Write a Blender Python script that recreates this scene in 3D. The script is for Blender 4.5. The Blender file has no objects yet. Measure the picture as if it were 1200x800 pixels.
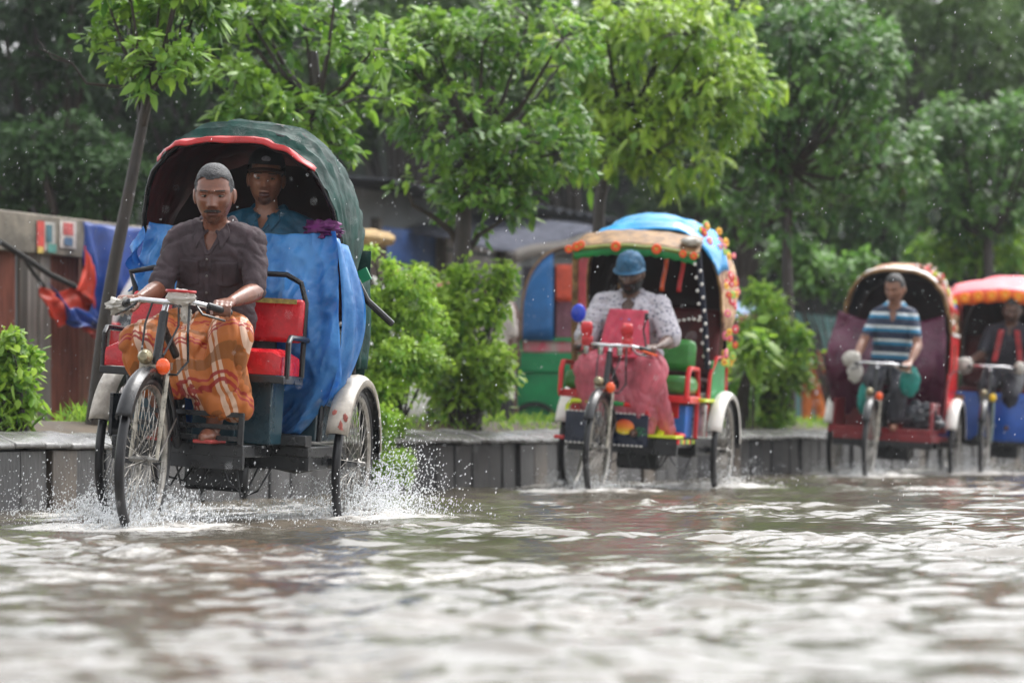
import bpy, math, random
import numpy as np
from mathutils import Vector, Matrix, noise
random.seed(7); RNG = np.random.default_rng(11)
R = math.radians
scene = bpy.context.scene
COL = scene.collection

# ------------------------------------------------------------------ camera
F_PX, Y_H, CAM_H = 3600.0, 499.0, 0.435      # focal length in photo pixels (1200 wide), horizon row, lens height over the water
cam_d = bpy.data.cameras.new('camera'); cam = bpy.data.objects.new('camera', cam_d); COL.objects.link(cam)
cam_d.sensor_width = 36.0; cam_d.lens = 36.0 * F_PX / 1200.0
cam_d.clip_start = 0.1; cam_d.clip_end = 600
cam.location = (0, 0, CAM_H)
cam.rotation_euler = (R(90) + math.atan((Y_H - 400) / F_PX), 0, 0)
cam_d.dof.use_dof = True; cam_d.dof.focus_distance = 13.7; cam_d.dof.aperture_fstop = 2.7
scene.camera = cam

# ------------------------------------------------------------------ sky, sun, exposure
SUN_EL, SUN_AZ = R(58), R(38)                 # azimuth measured from +Y (away from the camera) towards +X
world = bpy.data.worlds.new('World'); scene.world = world; world.use_nodes = True
wn = world.node_tree; wn.nodes.clear()
w_out = wn.nodes.new('ShaderNodeOutputWorld'); w_bg = wn.nodes.new('ShaderNodeBackground')
w_sky = wn.nodes.new('ShaderNodeTexSky'); w_sky.sky_type = 'NISHITA'; w_sky.sun_disc = False
w_sky.sun_elevation = SUN_EL; w_sky.sun_rotation = SUN_AZ
w_sky.air_density = 1.0; w_sky.dust_density = 4.0; w_sky.ozone_density = 1.0
w_hs = wn.nodes.new('ShaderNodeHueSaturation'); w_hs.inputs['Saturation'].default_value = 0.12
wn.links.new(w_sky.outputs[0], w_hs.inputs['Color']); wn.links.new(w_hs.outputs[0], w_bg.inputs[0])
w_bg.inputs[1].default_value = 0.15
wn.links.new(w_bg.outputs[0], w_out.inputs[0])
sun_d = bpy.data.lights.new('sun', 'SUN'); sun_d.energy = 0.55; sun_d.angle = R(35); sun_d.color = (1.0, 0.97, 0.92)
sun = bpy.data.objects.new('sun', sun_d); COL.objects.link(sun)
sdir = Vector((math.sin(SUN_AZ) * math.cos(SUN_EL), math.cos(SUN_AZ) * math.cos(SUN_EL), math.sin(SUN_EL)))
sun.rotation_euler = sdir.to_track_quat('Z', 'Y').to_euler(); sun.location = (0, 10, 30)
vs = scene.view_settings
vs.view_transform = 'Standard'; vs.look = 'None'; vs.gamma = 1.0; vs.use_curve_mapping = False
vs.exposure = 1.5
scene.render.engine = 'CYCLES'
cy = scene.cycles
cy.max_bounces = 6; cy.diffuse_bounces = 3; cy.glossy_bounces = 3; cy.transmission_bounces = 4; cy.transparent_max_bounces = 8
cy.caustics_reflective = False; cy.caustics_refractive = False

# ================================================================== helpers
def V(*a): return Vector(a)

def lin(c):
    if isinstance(c, str):
        c = tuple(int(c[i:i + 2], 16) for i in (0, 2, 4))
    r = []
    for k in c[:3]:
        k = k / 255.0
        r.append(k / 12.92 if k <= 0.04045 else ((k + 0.055) / 1.055) ** 2.4)
    return r

MATS = {}
def mat(name, col, rough=0.5, metal=0.0, var=0.18, scale=9.0, bump=0.0, bscale=60.0, trans=0.0, sss=0.0,
        col2=None, coat=0.0, transluc=0.0, attr=None, stretch=(1, 1, 1), spec=0.5, alpha=1.0, wet=0.0):
    """procedural principled material: base colour broken up by noise, roughness variation, fine bump"""
    if name in MATS: return MATS[name]
    m = bpy.data.materials.new(name); m.use_nodes = True; MATS[name] = m
    nt = m.node_tree; N = nt.nodes; L = nt.links; N.clear()
    out = N.new('ShaderNodeOutputMaterial'); p = N.new('ShaderNodeBsdfPrincipled')
    tc = N.new('ShaderNodeTexCoord'); mp = N.new('ShaderNodeMapping'); mp.inputs['Scale'].default_value = stretch
    L.new(tc.outputs['Object'], mp.inputs[0])
    nz = N.new('ShaderNodeTexNoise'); nz.inputs['Scale'].default_value = scale; nz.inputs['Detail'].default_value = 5
    nz.inputs['Roughness'].default_value = 0.62
    L.new(mp.outputs[0], nz.inputs['Vector'])
    a = lin(col); b = lin(col2) if col2 else [min(1, x * (1 + var)) for x in a]
    a = [x * (1 - var) for x in a]
    rp = N.new('ShaderNodeValToRGB'); rp.color_ramp.elements[0].position = 0.36; rp.color_ramp.elements[1].position = 0.64
    rp.color_ramp.elements[0].color = (*a, 1); rp.color_ramp.elements[1].color = (*b, 1)
    L.new(nz.outputs[0], rp.inputs[0]); cs = rp.outputs[0]
    if attr:      # a per-piece tint stored on the mesh shifts towards the second colour
        at = N.new('ShaderNodeAttribute'); at.attribute_name = attr[0]
        mx = N.new('ShaderNodeMix'); mx.data_type = 'RGBA'
        L.new(at.outputs['Fac'], mx.inputs[0]); L.new(cs, mx.inputs[6]); mx.inputs[7].default_value = (*lin(attr[1]), 1)
        cs = mx.outputs[2]
    L.new(cs, p.inputs['Base Color'])
    p.inputs['Metallic'].default_value = metal
    mr = N.new('ShaderNodeMapRange'); mr.inputs[3].default_value = max(0.02, rough - 0.12 - wet); mr.inputs[4].default_value = min(1, rough + 0.12)
    L.new(nz.outputs[0], mr.inputs[0]); L.new(mr.outputs[0], p.inputs['Roughness'])
    p.inputs['Specular IOR Level'].default_value = spec
    if trans: p.inputs['Transmission Weight'].default_value = trans
    if coat: p.inputs['Coat Weight'].default_value = coat; p.inputs['Coat Roughness'].default_value = 0.15
    if sss:
        p.inputs['Subsurface Weight'].default_value = sss; p.inputs['Subsurface Radius'].default_value = (0.012, 0.005, 0.003)
        p.inputs['Subsurface Scale'].default_value = 1.0
    if alpha < 1: p.inputs['Alpha'].default_value = alpha
    if bump:
        n2 = N.new('ShaderNodeTexNoise'); n2.inputs['Scale'].default_value = bscale; n2.inputs['Detail'].default_value = 3
        L.new(mp.outputs[0], n2.inputs['Vector'])
        bp = N.new('ShaderNodeBump'); bp.inputs['Strength'].default_value = bump; bp.inputs['Distance'].default_value = 0.02
        L.new(n2.outputs[0], bp.inputs['Height']); L.new(bp.outputs[0], p.inputs['Normal'])
    if transluc:
        tr = N.new('ShaderNodeBsdfTranslucent'); L.new(cs, tr.inputs[0])
        ms = N.new('ShaderNodeMixShader'); ms.inputs[0].default_value = transluc
        L.new(p.outputs[0], ms.inputs[1]); L.new(tr.outputs[0], ms.inputs[2]); L.new(ms.outputs[0], out.inputs[0])
    else:
        L.new(p.outputs[0], out.inputs[0])
    return m

def frame_of(d, hint=(0, 0, 1)):
    d = d.normalized(); h = Vector(hint)
    if abs(d.dot(h)) > 0.95: h = V(1, 0, 0) if abs(d.x) < 0.9 else V(0, 1, 0)
    u = d.cross(h).normalized(); w = u.cross(d).normalized()
    return u, w

class G:
    """collects shapes, then links them as ONE mesh object"""
    def __init__(s): s.v = []; s.f = []; s.mi = []; s.cur = 0
    def add(s, vs, fs):
        o = len(s.v); s.v += [tuple(x) for x in vs]; s.f += [tuple(i + o for i in f) for f in fs]; s.mi += [s.cur] * len(fs); return s
    def box(s, c, size, rot=None, taper=1.0):
        hx, hy, hz = [k / 2 for k in size]; vs = []
        for z in (-1, 1):
            t = taper if z > 0 else 1.0
            for x, y in ((-1, -1), (1, -1), (1, 1), (-1, 1)): vs.append(V(x * hx * t, y * hy * t, z * hz))
        if rot is not None: vs = [rot @ q for q in vs]
        vs = [q + Vector(c) for q in vs]
        return s.add(vs, [(3, 2, 1, 0), (4, 5, 6, 7), (0, 1, 5, 4), (1, 2, 6, 5), (2, 3, 7, 6), (3, 0, 4, 7)])
    def beam(s, p0, p1, w, h, hint=(0, 0, 1)):
        p0, p1 = Vector(p0), Vector(p1); u, n = frame_of(p1 - p0, hint); vs = []
        for p in (p0, p1):
            for a, b in ((-1, -1), (1, -1), (1, 1), (-1, 1)): vs.append(p + u * a * w / 2 + n * b * h / 2)
        return s.add(vs, [(0, 1, 2, 3), (7, 6, 5, 4), (1, 0, 4, 5), (2, 1, 5, 6), (3, 2, 6, 7), (0, 3, 7, 4)])
    def loft(s, rings, closed=True, caps=True):
        n = len(rings[0]); vs = [q for r in rings for q in r]; fs = []
        m = n if closed else n - 1
        for i in range(len(rings) - 1):
            for j in range(m):
                k = (j + 1) % n; fs.append((i * n + j, i * n + k, (i + 1) * n + k, (i + 1) * n + j))
        if caps and closed: fs.append(tuple(range(n - 1, -1, -1))); fs.append(tuple((len(rings) - 1) * n + j for j in range(n)))
        return s.add(vs, fs)
    def tube(s, path, r, n=8, closed=False, caps=True):
        P = [Vector(p) for p in path]; rr = r if isinstance(r, (list, tuple)) else [r] * len(P)
        rings = []; u = None; m = len(P)
        for i, p in enumerate(P):
            if closed: d = P[(i + 1) % m] - P[i - 1]
            else: d = P[min(i + 1, m - 1)] - P[max(i - 1, 0)]
            d = d.normalized() if d.length > 1e-9 else V(0, 0, 1)
            if u is None: u, w = frame_of(d)
            else:
                u = (u - d * u.dot(d)); u = u.normalized() if u.length > 1e-6 else frame_of(d)[0]
            w = d.cross(u)
            rings.append([p + (u * math.cos(a) + w * math.sin(a)) * rr[i] for a in [2 * math.pi * k / n for k in range(n)]])
        if closed: rings.append(rings[0]); return s.loft(rings, caps=False)
        return s.loft(rings, caps=caps)
    def cap(s, p0, p1, r0, r1, n=12, k=4):
        """tapered capsule"""
        p0, p1 = Vector(p0), Vector(p1); d = (p1 - p0); d = d.normalized() if d.length > 1e-6 else V(0, 0, 1)
        path = []; rad = []
        for i in range(k): a = math.pi / 2 * (1 - i / k); path.append(p0 - d * r0 * math.sin(a)); rad.append(max(1e-4, r0 * math.cos(a)))
        path.append(p0); rad.append(r0); path.append(p1); rad.append(r1)
        for i in range(1, k + 1): a = math.pi / 2 * i / k; path.append(p1 + d * r1 * math.sin(a)); rad.append(max(1e-4, r1 * math.cos(a)))
        return s.tube(path, rad, n)
    def ell(s, c, rad, rot=None, nu=16, nv=10):
        c = Vector(c); rings = []
        for i in range(nv + 1):
            a = -math.pi / 2 + math.pi * i / nv; cz, sz = max(1e-4, math.cos(a)), math.sin(a); ring = []
            for j in range(nu):
                b = 2 * math.pi * j / nu; q = V(rad[0] * cz * math.cos(b), rad[1] * cz * math.sin(b), rad[2] * sz)
                ring.append((rot @ q if rot is not None else q) + c)
            rings.append(ring)
        return s.loft(rings)
    def lathe(s, prof, c=(0, 0, 0), axis=(0, 0, 1), n=24, closed=False):
        """prof: (radius, height along axis)"""
        c = Vector(c); ax = Vector(axis).normalized(); u, w = frame_of(ax)
        rings = [[c + ax * h + (u * math.cos(2 * math.pi * k / n) + w * math.sin(2 * math.pi * k / n)) * max(1e-4, r) for k in range(n)] for r, h in prof]
        if closed: rings.append(rings[0]); return s.loft(rings, caps=False)
        return s.loft(rings)
    def grid(s, fn, nu, nv):
        vs = [fn(i / nu, j / nv) for j in range(nv + 1) for i in range(nu + 1)]; w = nu + 1
        return s.add(vs, [(j * w + i, j * w + i + 1, (j + 1) * w + i + 1, (j + 1) * w + i) for j in range(nv) for i in range(nu)])
    def mesh(s, name, shift=None):
        me = bpy.data.meshes.new(name)
        vs = s.v if shift is None else [(a - shift[0], b - shift[1], c - shift[2]) for a, b, c in s.v]
        me.from_pydata(vs, [], s.f)
        if any(s.mi): me.polygons.foreach_set('material_index', s.mi)
        me.update(); return me
    def obj(s, name, m, parent=None, smooth=True, bevel=0, shift=None, solid=0, kind=None, sub=0):
        return link(name, s.mesh(name, shift), m, parent, smooth, bevel, solid, kind, sub)

def link(name, me, m, parent=None, smooth=True, bevel=0, solid=0, kind=None, sub=0, auto=40):
    o = bpy.data.objects.new(name, me); COL.objects.link(o)
    for k in (m if isinstance(m, (list, tuple)) else [m]): me.materials.append(k)
    if smooth:
        me.polygons.foreach_set('use_smooth', [True] * len(me.polygons))
        try: me.set_sharp_from_angle(angle=R(auto))
        except Exception: pass
    if parent is not None: o.parent = parent
    if solid: q = o.modifiers.new('s', 'SOLIDIFY'); q.thickness = solid; q.offset = 0
    if bevel: q = o.modifiers.new('b', 'BEVEL'); q.width = bevel; q.segments = 2; q.limit_method = 'ANGLE'
    if sub: q = o.modifiers.new('u', 'SUBSURF'); q.levels = sub; q.render_levels = sub
    if kind: o['kind'] = kind
    return o

def tag(o, label=None, cat=None, group=None, kind=None):
    if label: o['label'] = label
    if cat: o['category'] = cat
    if group: o['group'] = group
    if kind: o['kind'] = kind
    return o

def thing(name, label, cat, loc=(0, 0, 0), rz=0.0, group=None, rx=0.0):
    o = bpy.data.objects.new(name, None); COL.objects.link(o); o.location = loc
    o.rotation_euler = (Matrix.Rotation(rz, 3, 'Z') @ Matrix.Rotation(rx, 3, 'X')).to_euler()
    o.empty_display_size = 0.1
    return tag(o, label, cat, group)

def fuse(g, voxel, smooth=3, fn=None, keep=None, name='fused', attr=None):
    """union of the collected closed shapes as one continuous skin (voxel remesh), smoothed, then fn(co, normal) moves it"""
    me = g.mesh('tmp'); o = bpy.data.objects.new('tmp', me); COL.objects.link(o)
    q = o.modifiers.new('r', 'REMESH'); q.mode = 'VOXEL'; q.voxel_size = voxel
    if smooth: q = o.modifiers.new('s', 'SMOOTH'); q.factor = 0.5; q.iterations = smooth
    dg = bpy.context.evaluated_depsgraph_get()
    e = o.evaluated_get(dg); nm = bpy.data.meshes.new_from_object(e)
    bpy.data.objects.remove(o); bpy.data.meshes.remove(me); nm.name = name
    nm.materials.clear()
    if fn:
        n = len(nm.vertices); new = np.empty(n * 3, dtype=np.float32)
        nrm = [x.vector.copy() for x in nm.vertex_normals]
        for i, vt in enumerate(nm.vertices):
            c = fn(vt.co, nrm[i]); new[3 * i:3 * i + 3] = c
        nm.vertices.foreach_set('co', new)
    if keep:
        vs = [tuple(v.co) for v in nm.vertices]
        fs = [tuple(p.vertices) for p in nm.polygons if keep(p.center)]
        used = sorted({i for f in fs for i in f}); ix = {k: j for j, k in enumerate(used)}
        fs = [tuple(ix[i] for i in f) for f in fs]; pts = [Vector(vs[k]) for k in used]; cnt = {}
        for f in fs:
            for a, b in zip(f, f[1:] + f[:1]): e = (min(a, b), max(a, b)); cnt[e] = cnt.get(e, 0) + 1
        nb = {}
        for (a, b), c in cnt.items():
            if c == 1: nb.setdefault(a, []).append(b); nb.setdefault(b, []).append(a)
        for _ in range(14):                       # clean cut edges
            new = {k: pts[k] * .4 + (pts[n[0]] + pts[n[1]]) * .3 for k, n in nb.items() if len(n) == 2}
            for k, q in new.items(): pts[k] = q
        m2 = bpy.data.meshes.new(name); m2.from_pydata(pts, [], fs); m2.update()
        bpy.data.meshes.remove(nm); nm = m2
    if attr:
        a = nm.attributes.new(attr[0], 'FLOAT_VECTOR', 'POINT'); buf = np.empty(len(nm.vertices) * 3, dtype=np.float32)
        for i, vt in enumerate(nm.vertices): buf[3 * i:3 * i + 3] = attr[1](vt.co)
        a.data.foreach_set('vector', buf)
    nm.update(); return nm

def nz(p, s=1.0, off=0.0): return noise.noise(Vector((p[0] * s + off, p[1] * s + off * 0.7, p[2] * s - off)))
def copy_tree(o, parent=None):
    c = o.copy(); COL.objects.link(c); c.parent = parent
    for ch in list(o.children): copy_tree(ch, c)
    return c

def fast_mesh(name, co, faces_flat, loop_tot, tint=None):
    """big meshes straight from numpy"""
    me = bpy.data.meshes.new(name); nv = len(co)
    me.vertices.add(nv); me.vertices.foreach_set('co', np.asarray(co, dtype=np.float32).ravel())
    me.loops.add(len(faces_flat)); me.loops.foreach_set('vertex_index', np.asarray(faces_flat, dtype=np.int32))
    nf = len(loop_tot); me.polygons.add(nf)
    st = np.concatenate([[0], np.cumsum(loop_tot)[:-1]]).astype(np.int32)
    me.polygons.foreach_set('loop_start', st)
    try: me.polygons.foreach_set('loop_total', np.asarray(loop_tot, dtype=np.int32))
    except Exception: pass
    me.update(calc_edges=True)
    if tint is not None:
        a = me.attributes.new('tint', 'FLOAT', 'POINT'); a.data.foreach_set('value', np.asarray(tint, dtype=np.float32))
    return me

# ------------------------------------------------------------------ shared materials
M_BLACK = mat('black_painted_steel', (26, 27, 30), 0.35, var=0.3, scale=14, bump=0.05, wet=0.1)
M_CHROME = mat('wet_chrome', (205, 205, 208), 0.2, 0.9, var=0.1)
M_STEEL = mat('dull_steel', (120, 118, 114), 0.4, 0.8, var=0.25, scale=20)
M_RUBBER = mat('tyre_rubber', (28, 28, 32), 0.45, var=0.25, scale=30, wet=0.15)
M_RIM = mat('rim_steel', (150, 146, 140), 0.3, 0.8, var=0.3, scale=25)
M_RED = mat('red_vinyl', (190, 22, 34), 0.3, var=0.2, scale=20, bump=0.1, bscale=90, wet=0.1)
M_WHITE = mat('white_paint', (226, 222, 216), 0.35, var=0.08, scale=12)
M_ORANGE = mat('orange_lens', (240, 88, 20), 0.25, var=0.1, coat=0.5)
M_WOOD = mat('dark_wet_wood', (92, 58, 36), 0.5, var=0.35, scale=10, stretch=(1, 1, 8), bump=0.2)

# ================================================================== layout frames
KO, KU, KN = V(-2.58, 15.5, 0), V(0.391, 0.920, 0).normalized(), V(-0.920, 0.391, 0).normalized()
KRZ = math.atan2(KU.y, KU.x)
def kp(t, off, z=0.0): p = KO + KU * t + KN * off; return V(p.x, p.y, z)      # t metres along the kerb, off metres behind it
def kpx(px, off):                                                            # where a photo column meets the line at that offset
    a = (px - 600) / F_PX; b = KO + KN * off
    return (a * b.y - b.x) / (KU.x - a * KU.y)
def kz(py, t, off): return CAM_H + (Y_H - py) * kp(t, off).y / F_PX          # height seen at a photo row there

# rickshaws: front hub (X, depth), heading off the view axis, wheel base, track, roll with the cambered road
RICK = {1: (-1.585, 13.04, 10, 1.5, 1.13, -3.5), 2: (0.545, 20.2, 15, 1.5, 1.08, -3.5),
        3: (3.02, 26.1, 15, 1.5, 1.08, -3.3), 4: (4.21, 27.5, 15, 1.5, 1.08, -3.0)}
GZ = -0.06
def rmat(k):
    X, d, th, Lw, W, roll = RICK[k]; t = R(th)
    o = V(X + Lw * math.sin(t), d + Lw * math.cos(t), GZ)
    return Matrix.Translation(o) @ Matrix.Rotation(R(-90 - th), 4, 'Z') @ Matrix.Rotation(R(roll), 4, 'X')
CONTACT = []
for k in RICK:
    Lw, W = RICK[k][3], RICK[k][4]
    for q, st in ((V(Lw, 0, 0), 1.0), (V(0, W / 2, 0), 1.0), (V(0, -W / 2, 0), 0.8)):
        CONTACT.append((rmat(k) @ q, (rmat(k).to_3x3() @ V(-1, 0, 0)).normalized(), st))

# ================================================================== ground, road, flood water
def sheet(name, m, f, nu, nv, kind='structure'):
    return G().grid(f, nu, nv).obj(name, m, kind=kind)
M_GROUND = mat('wet_earth', (92, 78, 62), 0.55, var=0.3, scale=0.6, bump=0.3, bscale=6)
M_ASPH = mat('wet_asphalt', (62, 60, 58), 0.4, var=0.25, scale=1.5, bump=0.3, bscale=30)
sheet('ground', M_GROUND, lambda u, v: V(-400 + 800 * u, -100 + 700 * v, -0.32), 8, 8)
sheet('road', M_ASPH, lambda u, v: kp(-40 + 140 * v, -12 + 12.02 * u, -0.13 + 0.05 * u), 4, 20)
sheet('service_lane', mat('service_lane_mud', (104, 92, 78), 0.35, var=0.3, scale=1.2, bump=0.2, bscale=12),
      lambda u, v: kp(-40 + 160 * v, 1.9 + 40 * u, 0.16 + 0.04 * nz((u * 40, v * 90, 0), 0.8)), 30, 90)

def water():
    ds = [1.2]
    while ds[-1] < 100: ds.append(ds[-1] + max(0.03, 0.0024 * ds[-1]))
    ds = np.array(ds)
    a = np.concatenate([np.linspace(-3, -0.44, 30)[:-1], np.linspace(-0.44, 0.44, 290), np.linspace(0.44, 3, 30)[1:]])
    D, A = np.meshgrid(ds, a, indexing='ij'); X = A * D
    rng = np.random.default_rng(5); Z = np.zeros_like(X)
    lam = np.exp(rng.uniform(math.log(0.085), math.log(1.2), 56))
    for l in lam:
        th = rng.normal(R(75), R(52)); ph = rng.uniform(0, 6.28)
        k = 2 * math.pi / l; c = np.cos(k * (X * math.cos(th) + D * math.sin(th)) + ph)
        sl = (0.031 if l < .30 else .021) if l < 0.55 else 0.009
        Z += (sl / k) * (c + 0.35 * (c * c - 0.5)) * 1.25
    # choppier patches and calmer ones
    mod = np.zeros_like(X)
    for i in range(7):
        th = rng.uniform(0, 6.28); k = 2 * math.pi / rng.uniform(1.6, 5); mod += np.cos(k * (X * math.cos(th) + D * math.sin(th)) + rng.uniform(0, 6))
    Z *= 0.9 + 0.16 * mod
    foam = np.clip(.10 + .07 * mod, 0, .34)  # base level of white flecks everywhere, denser in the choppier patches
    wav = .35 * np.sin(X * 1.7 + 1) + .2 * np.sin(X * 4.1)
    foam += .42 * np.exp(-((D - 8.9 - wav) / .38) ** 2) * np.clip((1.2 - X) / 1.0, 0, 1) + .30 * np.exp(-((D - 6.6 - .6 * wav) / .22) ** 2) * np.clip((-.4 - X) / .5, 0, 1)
    for p, back, st in CONTACT:
        dx, dy = X - p.x, D - p.y
        al = dx * back.x + dy * back.y; ac = -dx * back.y + dy * back.x
        w = 0.16 + 0.22 * np.clip(al, 0, 3)
        body = np.where(al > -0.3, np.exp(-(ac / w) ** 2) * np.exp(-np.clip(al, 0, 9) / 1.6) * np.clip((al + 0.3) / 0.25, 0, 1), 0)
        ring = np.exp(-((np.hypot(dx, dy) - 0.3) / 0.25) ** 2) * 0.7
        foam = np.maximum(foam, st * np.maximum(body, ring))
        ch = np.zeros_like(X)
        near = np.hypot(dx, dy) < 3
        Z += near * st * 0.035 * np.exp(-(np.hypot(ac, np.where(al > 0, al * 0.45, al * 1.6)) / 0.42) ** 2) * (0.6 + 0.6 * np.cos(17 * al + 3 * np.cos(9 * ac)) * np.cos(13 * ac + 2 * np.cos(11 * al)))
    # a low churned band between the wheels of the leading rickshaw
    far = np.clip((D - 6) / 4, 0, 1)
    Z *= np.clip(1.6 - np.abs(A) * 1.6, 0, 1)
    n, m = X.shape
    idx = np.arange(n * m).reshape(n, m)
    q = np.stack([idx[:-1, :-1], idx[:-1, 1:], idx[1:, 1:], idx[1:, :-1]], -1).reshape(-1, 4)
    co = np.stack([X.ravel(), D.ravel(), Z.ravel()], 1)
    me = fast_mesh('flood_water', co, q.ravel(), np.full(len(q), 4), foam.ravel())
    M = bpy.data.materials.new('flood_water'); M.use_nodes = True; nt = M.node_tree; N = nt.nodes; L = nt.links
    p = N['Principled BSDF']; tc = N.new('ShaderNodeTexCoord')
    p.inputs['IOR'].default_value = 1.33; p.inputs['Specular IOR Level'].default_value = 0.62
    n1 = N.new('ShaderNodeTexNoise'); n1.inputs['Scale'].default_value = 0.7; n1.inputs['Detail'].default_value = 3; L.new(tc.outputs['Object'], n1.inputs[0])
    r1 = N.new('ShaderNodeValToRGB'); r1.color_ramp.elements[0].color = (0.075, 0.068, 0.050, 1); r1.color_ramp.elements[1].color = (0.14, 0.120, 0.095, 1)
    r1.color_ramp.elements[0].position = .3; r1.color_ramp.elements[1].position = .7
    L.new(n1.outputs[0], r1.inputs[0])
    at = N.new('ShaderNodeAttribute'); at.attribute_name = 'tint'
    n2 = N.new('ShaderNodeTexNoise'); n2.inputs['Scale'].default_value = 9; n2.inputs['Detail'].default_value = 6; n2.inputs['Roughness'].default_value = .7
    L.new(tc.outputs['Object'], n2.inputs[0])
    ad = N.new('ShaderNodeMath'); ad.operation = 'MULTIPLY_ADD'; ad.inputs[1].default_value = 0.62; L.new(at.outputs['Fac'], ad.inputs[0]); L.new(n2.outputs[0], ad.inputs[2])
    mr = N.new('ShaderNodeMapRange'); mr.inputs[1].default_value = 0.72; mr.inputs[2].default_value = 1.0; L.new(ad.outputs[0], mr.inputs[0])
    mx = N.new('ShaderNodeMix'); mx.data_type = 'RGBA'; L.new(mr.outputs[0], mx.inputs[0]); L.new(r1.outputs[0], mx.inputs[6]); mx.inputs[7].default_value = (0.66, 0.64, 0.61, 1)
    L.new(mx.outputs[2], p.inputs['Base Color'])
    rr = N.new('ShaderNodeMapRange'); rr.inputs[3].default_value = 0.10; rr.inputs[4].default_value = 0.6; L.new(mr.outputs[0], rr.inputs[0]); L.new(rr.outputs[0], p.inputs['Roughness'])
    n3 = N.new('ShaderNodeTexNoise'); n3.inputs['Scale'].default_value = 30; n3.inputs['Detail'].default_value = 4; L.new(tc.outputs['Object'], n3.inputs[0])
    bp = N.new('ShaderNodeBump'); bp.inputs['Strength'].default_value = 0.15; bp.inputs['Distance'].default_value = 0.012
    L.new(n3.outputs[0], bp.inputs['Height']); L.new(bp.outputs[0], p.inputs['Normal'])
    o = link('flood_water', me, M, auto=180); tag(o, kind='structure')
water()

# ================================================================== median: kerb of slabs, coping stones, soil
M_SLAB = mat('grey_kerb_slab', (74, 73, 73), 0.5, var=0.45, scale=7, bump=0.35, bscale=35, stretch=(1, 1, 0.22), wet=0.1)
M_SLAB2 = mat('brownish_kerb_slab', (92, 83, 74), 0.5, var=0.4, scale=7, bump=0.25, bscale=35, stretch=(1, 1, 0.35), wet=0.1)
M_SLAB3 = mat('dark_kerb_slab', (46, 46, 49), 0.45, var=0.4, scale=7, bump=0.25, bscale=35, stretch=(1, 1, 0.35), wet=0.1)
M_COPE = mat('wet_coping_concrete', (104, 103, 101), 0.32, var=0.38, scale=5, bump=0.25, bscale=40, wet=0.1)
kw = thing('kerb_wall', 'grey kerb wall of upright slabs with sloping coping along the flooded road', 'kerb wall', kp(0, 0, 0), KRZ)
def to_k(t, off, z): return V(t, off, z)        # kerb-local: x along, y behind
core = G().box((20, 0.22, 0.06), (90, 0.26, 0.52)).obj('kerb_core', mat('dark_mortar', (44, 42, 40), 0.8), kw)
pm = [G().box((0, 0, 0), (0.250, 0.06, 0.50)).mesh('slab') for _ in range(3)]
first = {}
rng = random.Random(3); t = -3.0; i = 0
while t < 24:
    w = 0.27 * (0.94 + 0.12 * rng.random()); j = rng.choice([0, 0, 0, 1, 2])
    if j not in first:
        o = link('slab', pm[j], (M_SLAB, M_SLAB2, M_SLAB3)[j], kw, bevel=0.008); first[j] = o
    else:
        o = first[j].copy(); COL.objects.link(o)
    o.location = (t + w / 2, 0.045 + rng.uniform(-0.018, 0.018), 0.062 + rng.uniform(-0.004, 0.004)); o.scale = (w / 0.27, 1, 1)
    o.rotation_euler = (rng.uniform(-.02, .02), rng.uniform(-.006, .006), rng.uniform(-.03, .03)); t += w; i += 1
prof = [(-0.035, 0.315), (-0.035, 0.342), (0.06, 0.378), (0.27, 0.405), (0.33, 0.395), (0.33, 0.30)]
cope_me = G().loft([[V(x, a, b) for a, b in prof] for x in (-0.136, 0.136)]).mesh('coping_stone')
cs0 = None; t = -3.0
while t < 24:
    w = 0.28 * (0.95 + 0.1 * rng.random())
    if cs0 is None: o = cs0 = link('coping_stone', cope_me, M_COPE, kw, bevel=0.01)
    else: o = cs0.copy(); COL.objects.link(o)
    o.location = (t + w / 2, rng.uniform(-.012, .012), rng.uniform(-.006, .008)); o.scale = (w / 0.28, 1, 1)
    o.rotation_euler = (rng.uniform(-.03, .03), rng.uniform(-.012, .012), rng.uniform(-.02, .02)); t += w
M_SOIL = mat('median_soil', (70, 58, 42), 0.8, var=0.35, scale=4, bump=0.5, bscale=20)
sheet('median_soil', M_SOIL, lambda u, v: kp(-30 + 100 * v, 0.30 + 1.65 * u, 0.37 + 0.10 * math.sin(math.pi * min(1, u * 1.3)) + 0.03 * nz((u * 2, v * 100, 0), 1.3) - (0.32 if u > .99 else 0)), 12, 160)

# ================================================================== fence, sheets, posters, tarpaulin
M_RUST = mat('rusty_corrugated_iron', (146, 88, 72), 0.6, var=0.35, scale=5, stretch=(3, 3, 0.4), bump=0.2)
M_RUST2 = mat('pale_rusty_iron', (172, 126, 108), 0.6, var=0.35, scale=5, stretch=(3, 3, 0.4), bump=0.2)
M_PLANK = mat('weathered_plank', (140, 134, 128), 0.7, var=0.35, scale=4, stretch=(4, 4, 0.3), bump=0.3)
M_PLANKD = mat('dark_weathered_plank', (84, 78, 72), 0.7, var=0.35, scale=4, stretch=(4, 4, 0.3), bump=0.3)
FO = 4.0
fen = thing('iron_sheet_fence', 'patched fence of rusty corrugated iron sheets and grey planks with torn posters', 'fence', kp(0, FO, 0.16), KRZ)
def corr(w, h, n):
    g = G(); g.grid(lambda u, v: V(-w / 2 + w * u, 0.016 * math.sin(u * n * 2 * math.pi), v * h), n * 6, 1); return g.mesh('corrugated_sheet')
cm = corr(0.62, 1.78, 7); t = 2.0; k = 0
pat = ['r', 'p', 'd', 'p', 'r', 'q', 'r', 'r', 'd', 'r', 'q', 'p', 'r']
tx = 4.9
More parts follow.
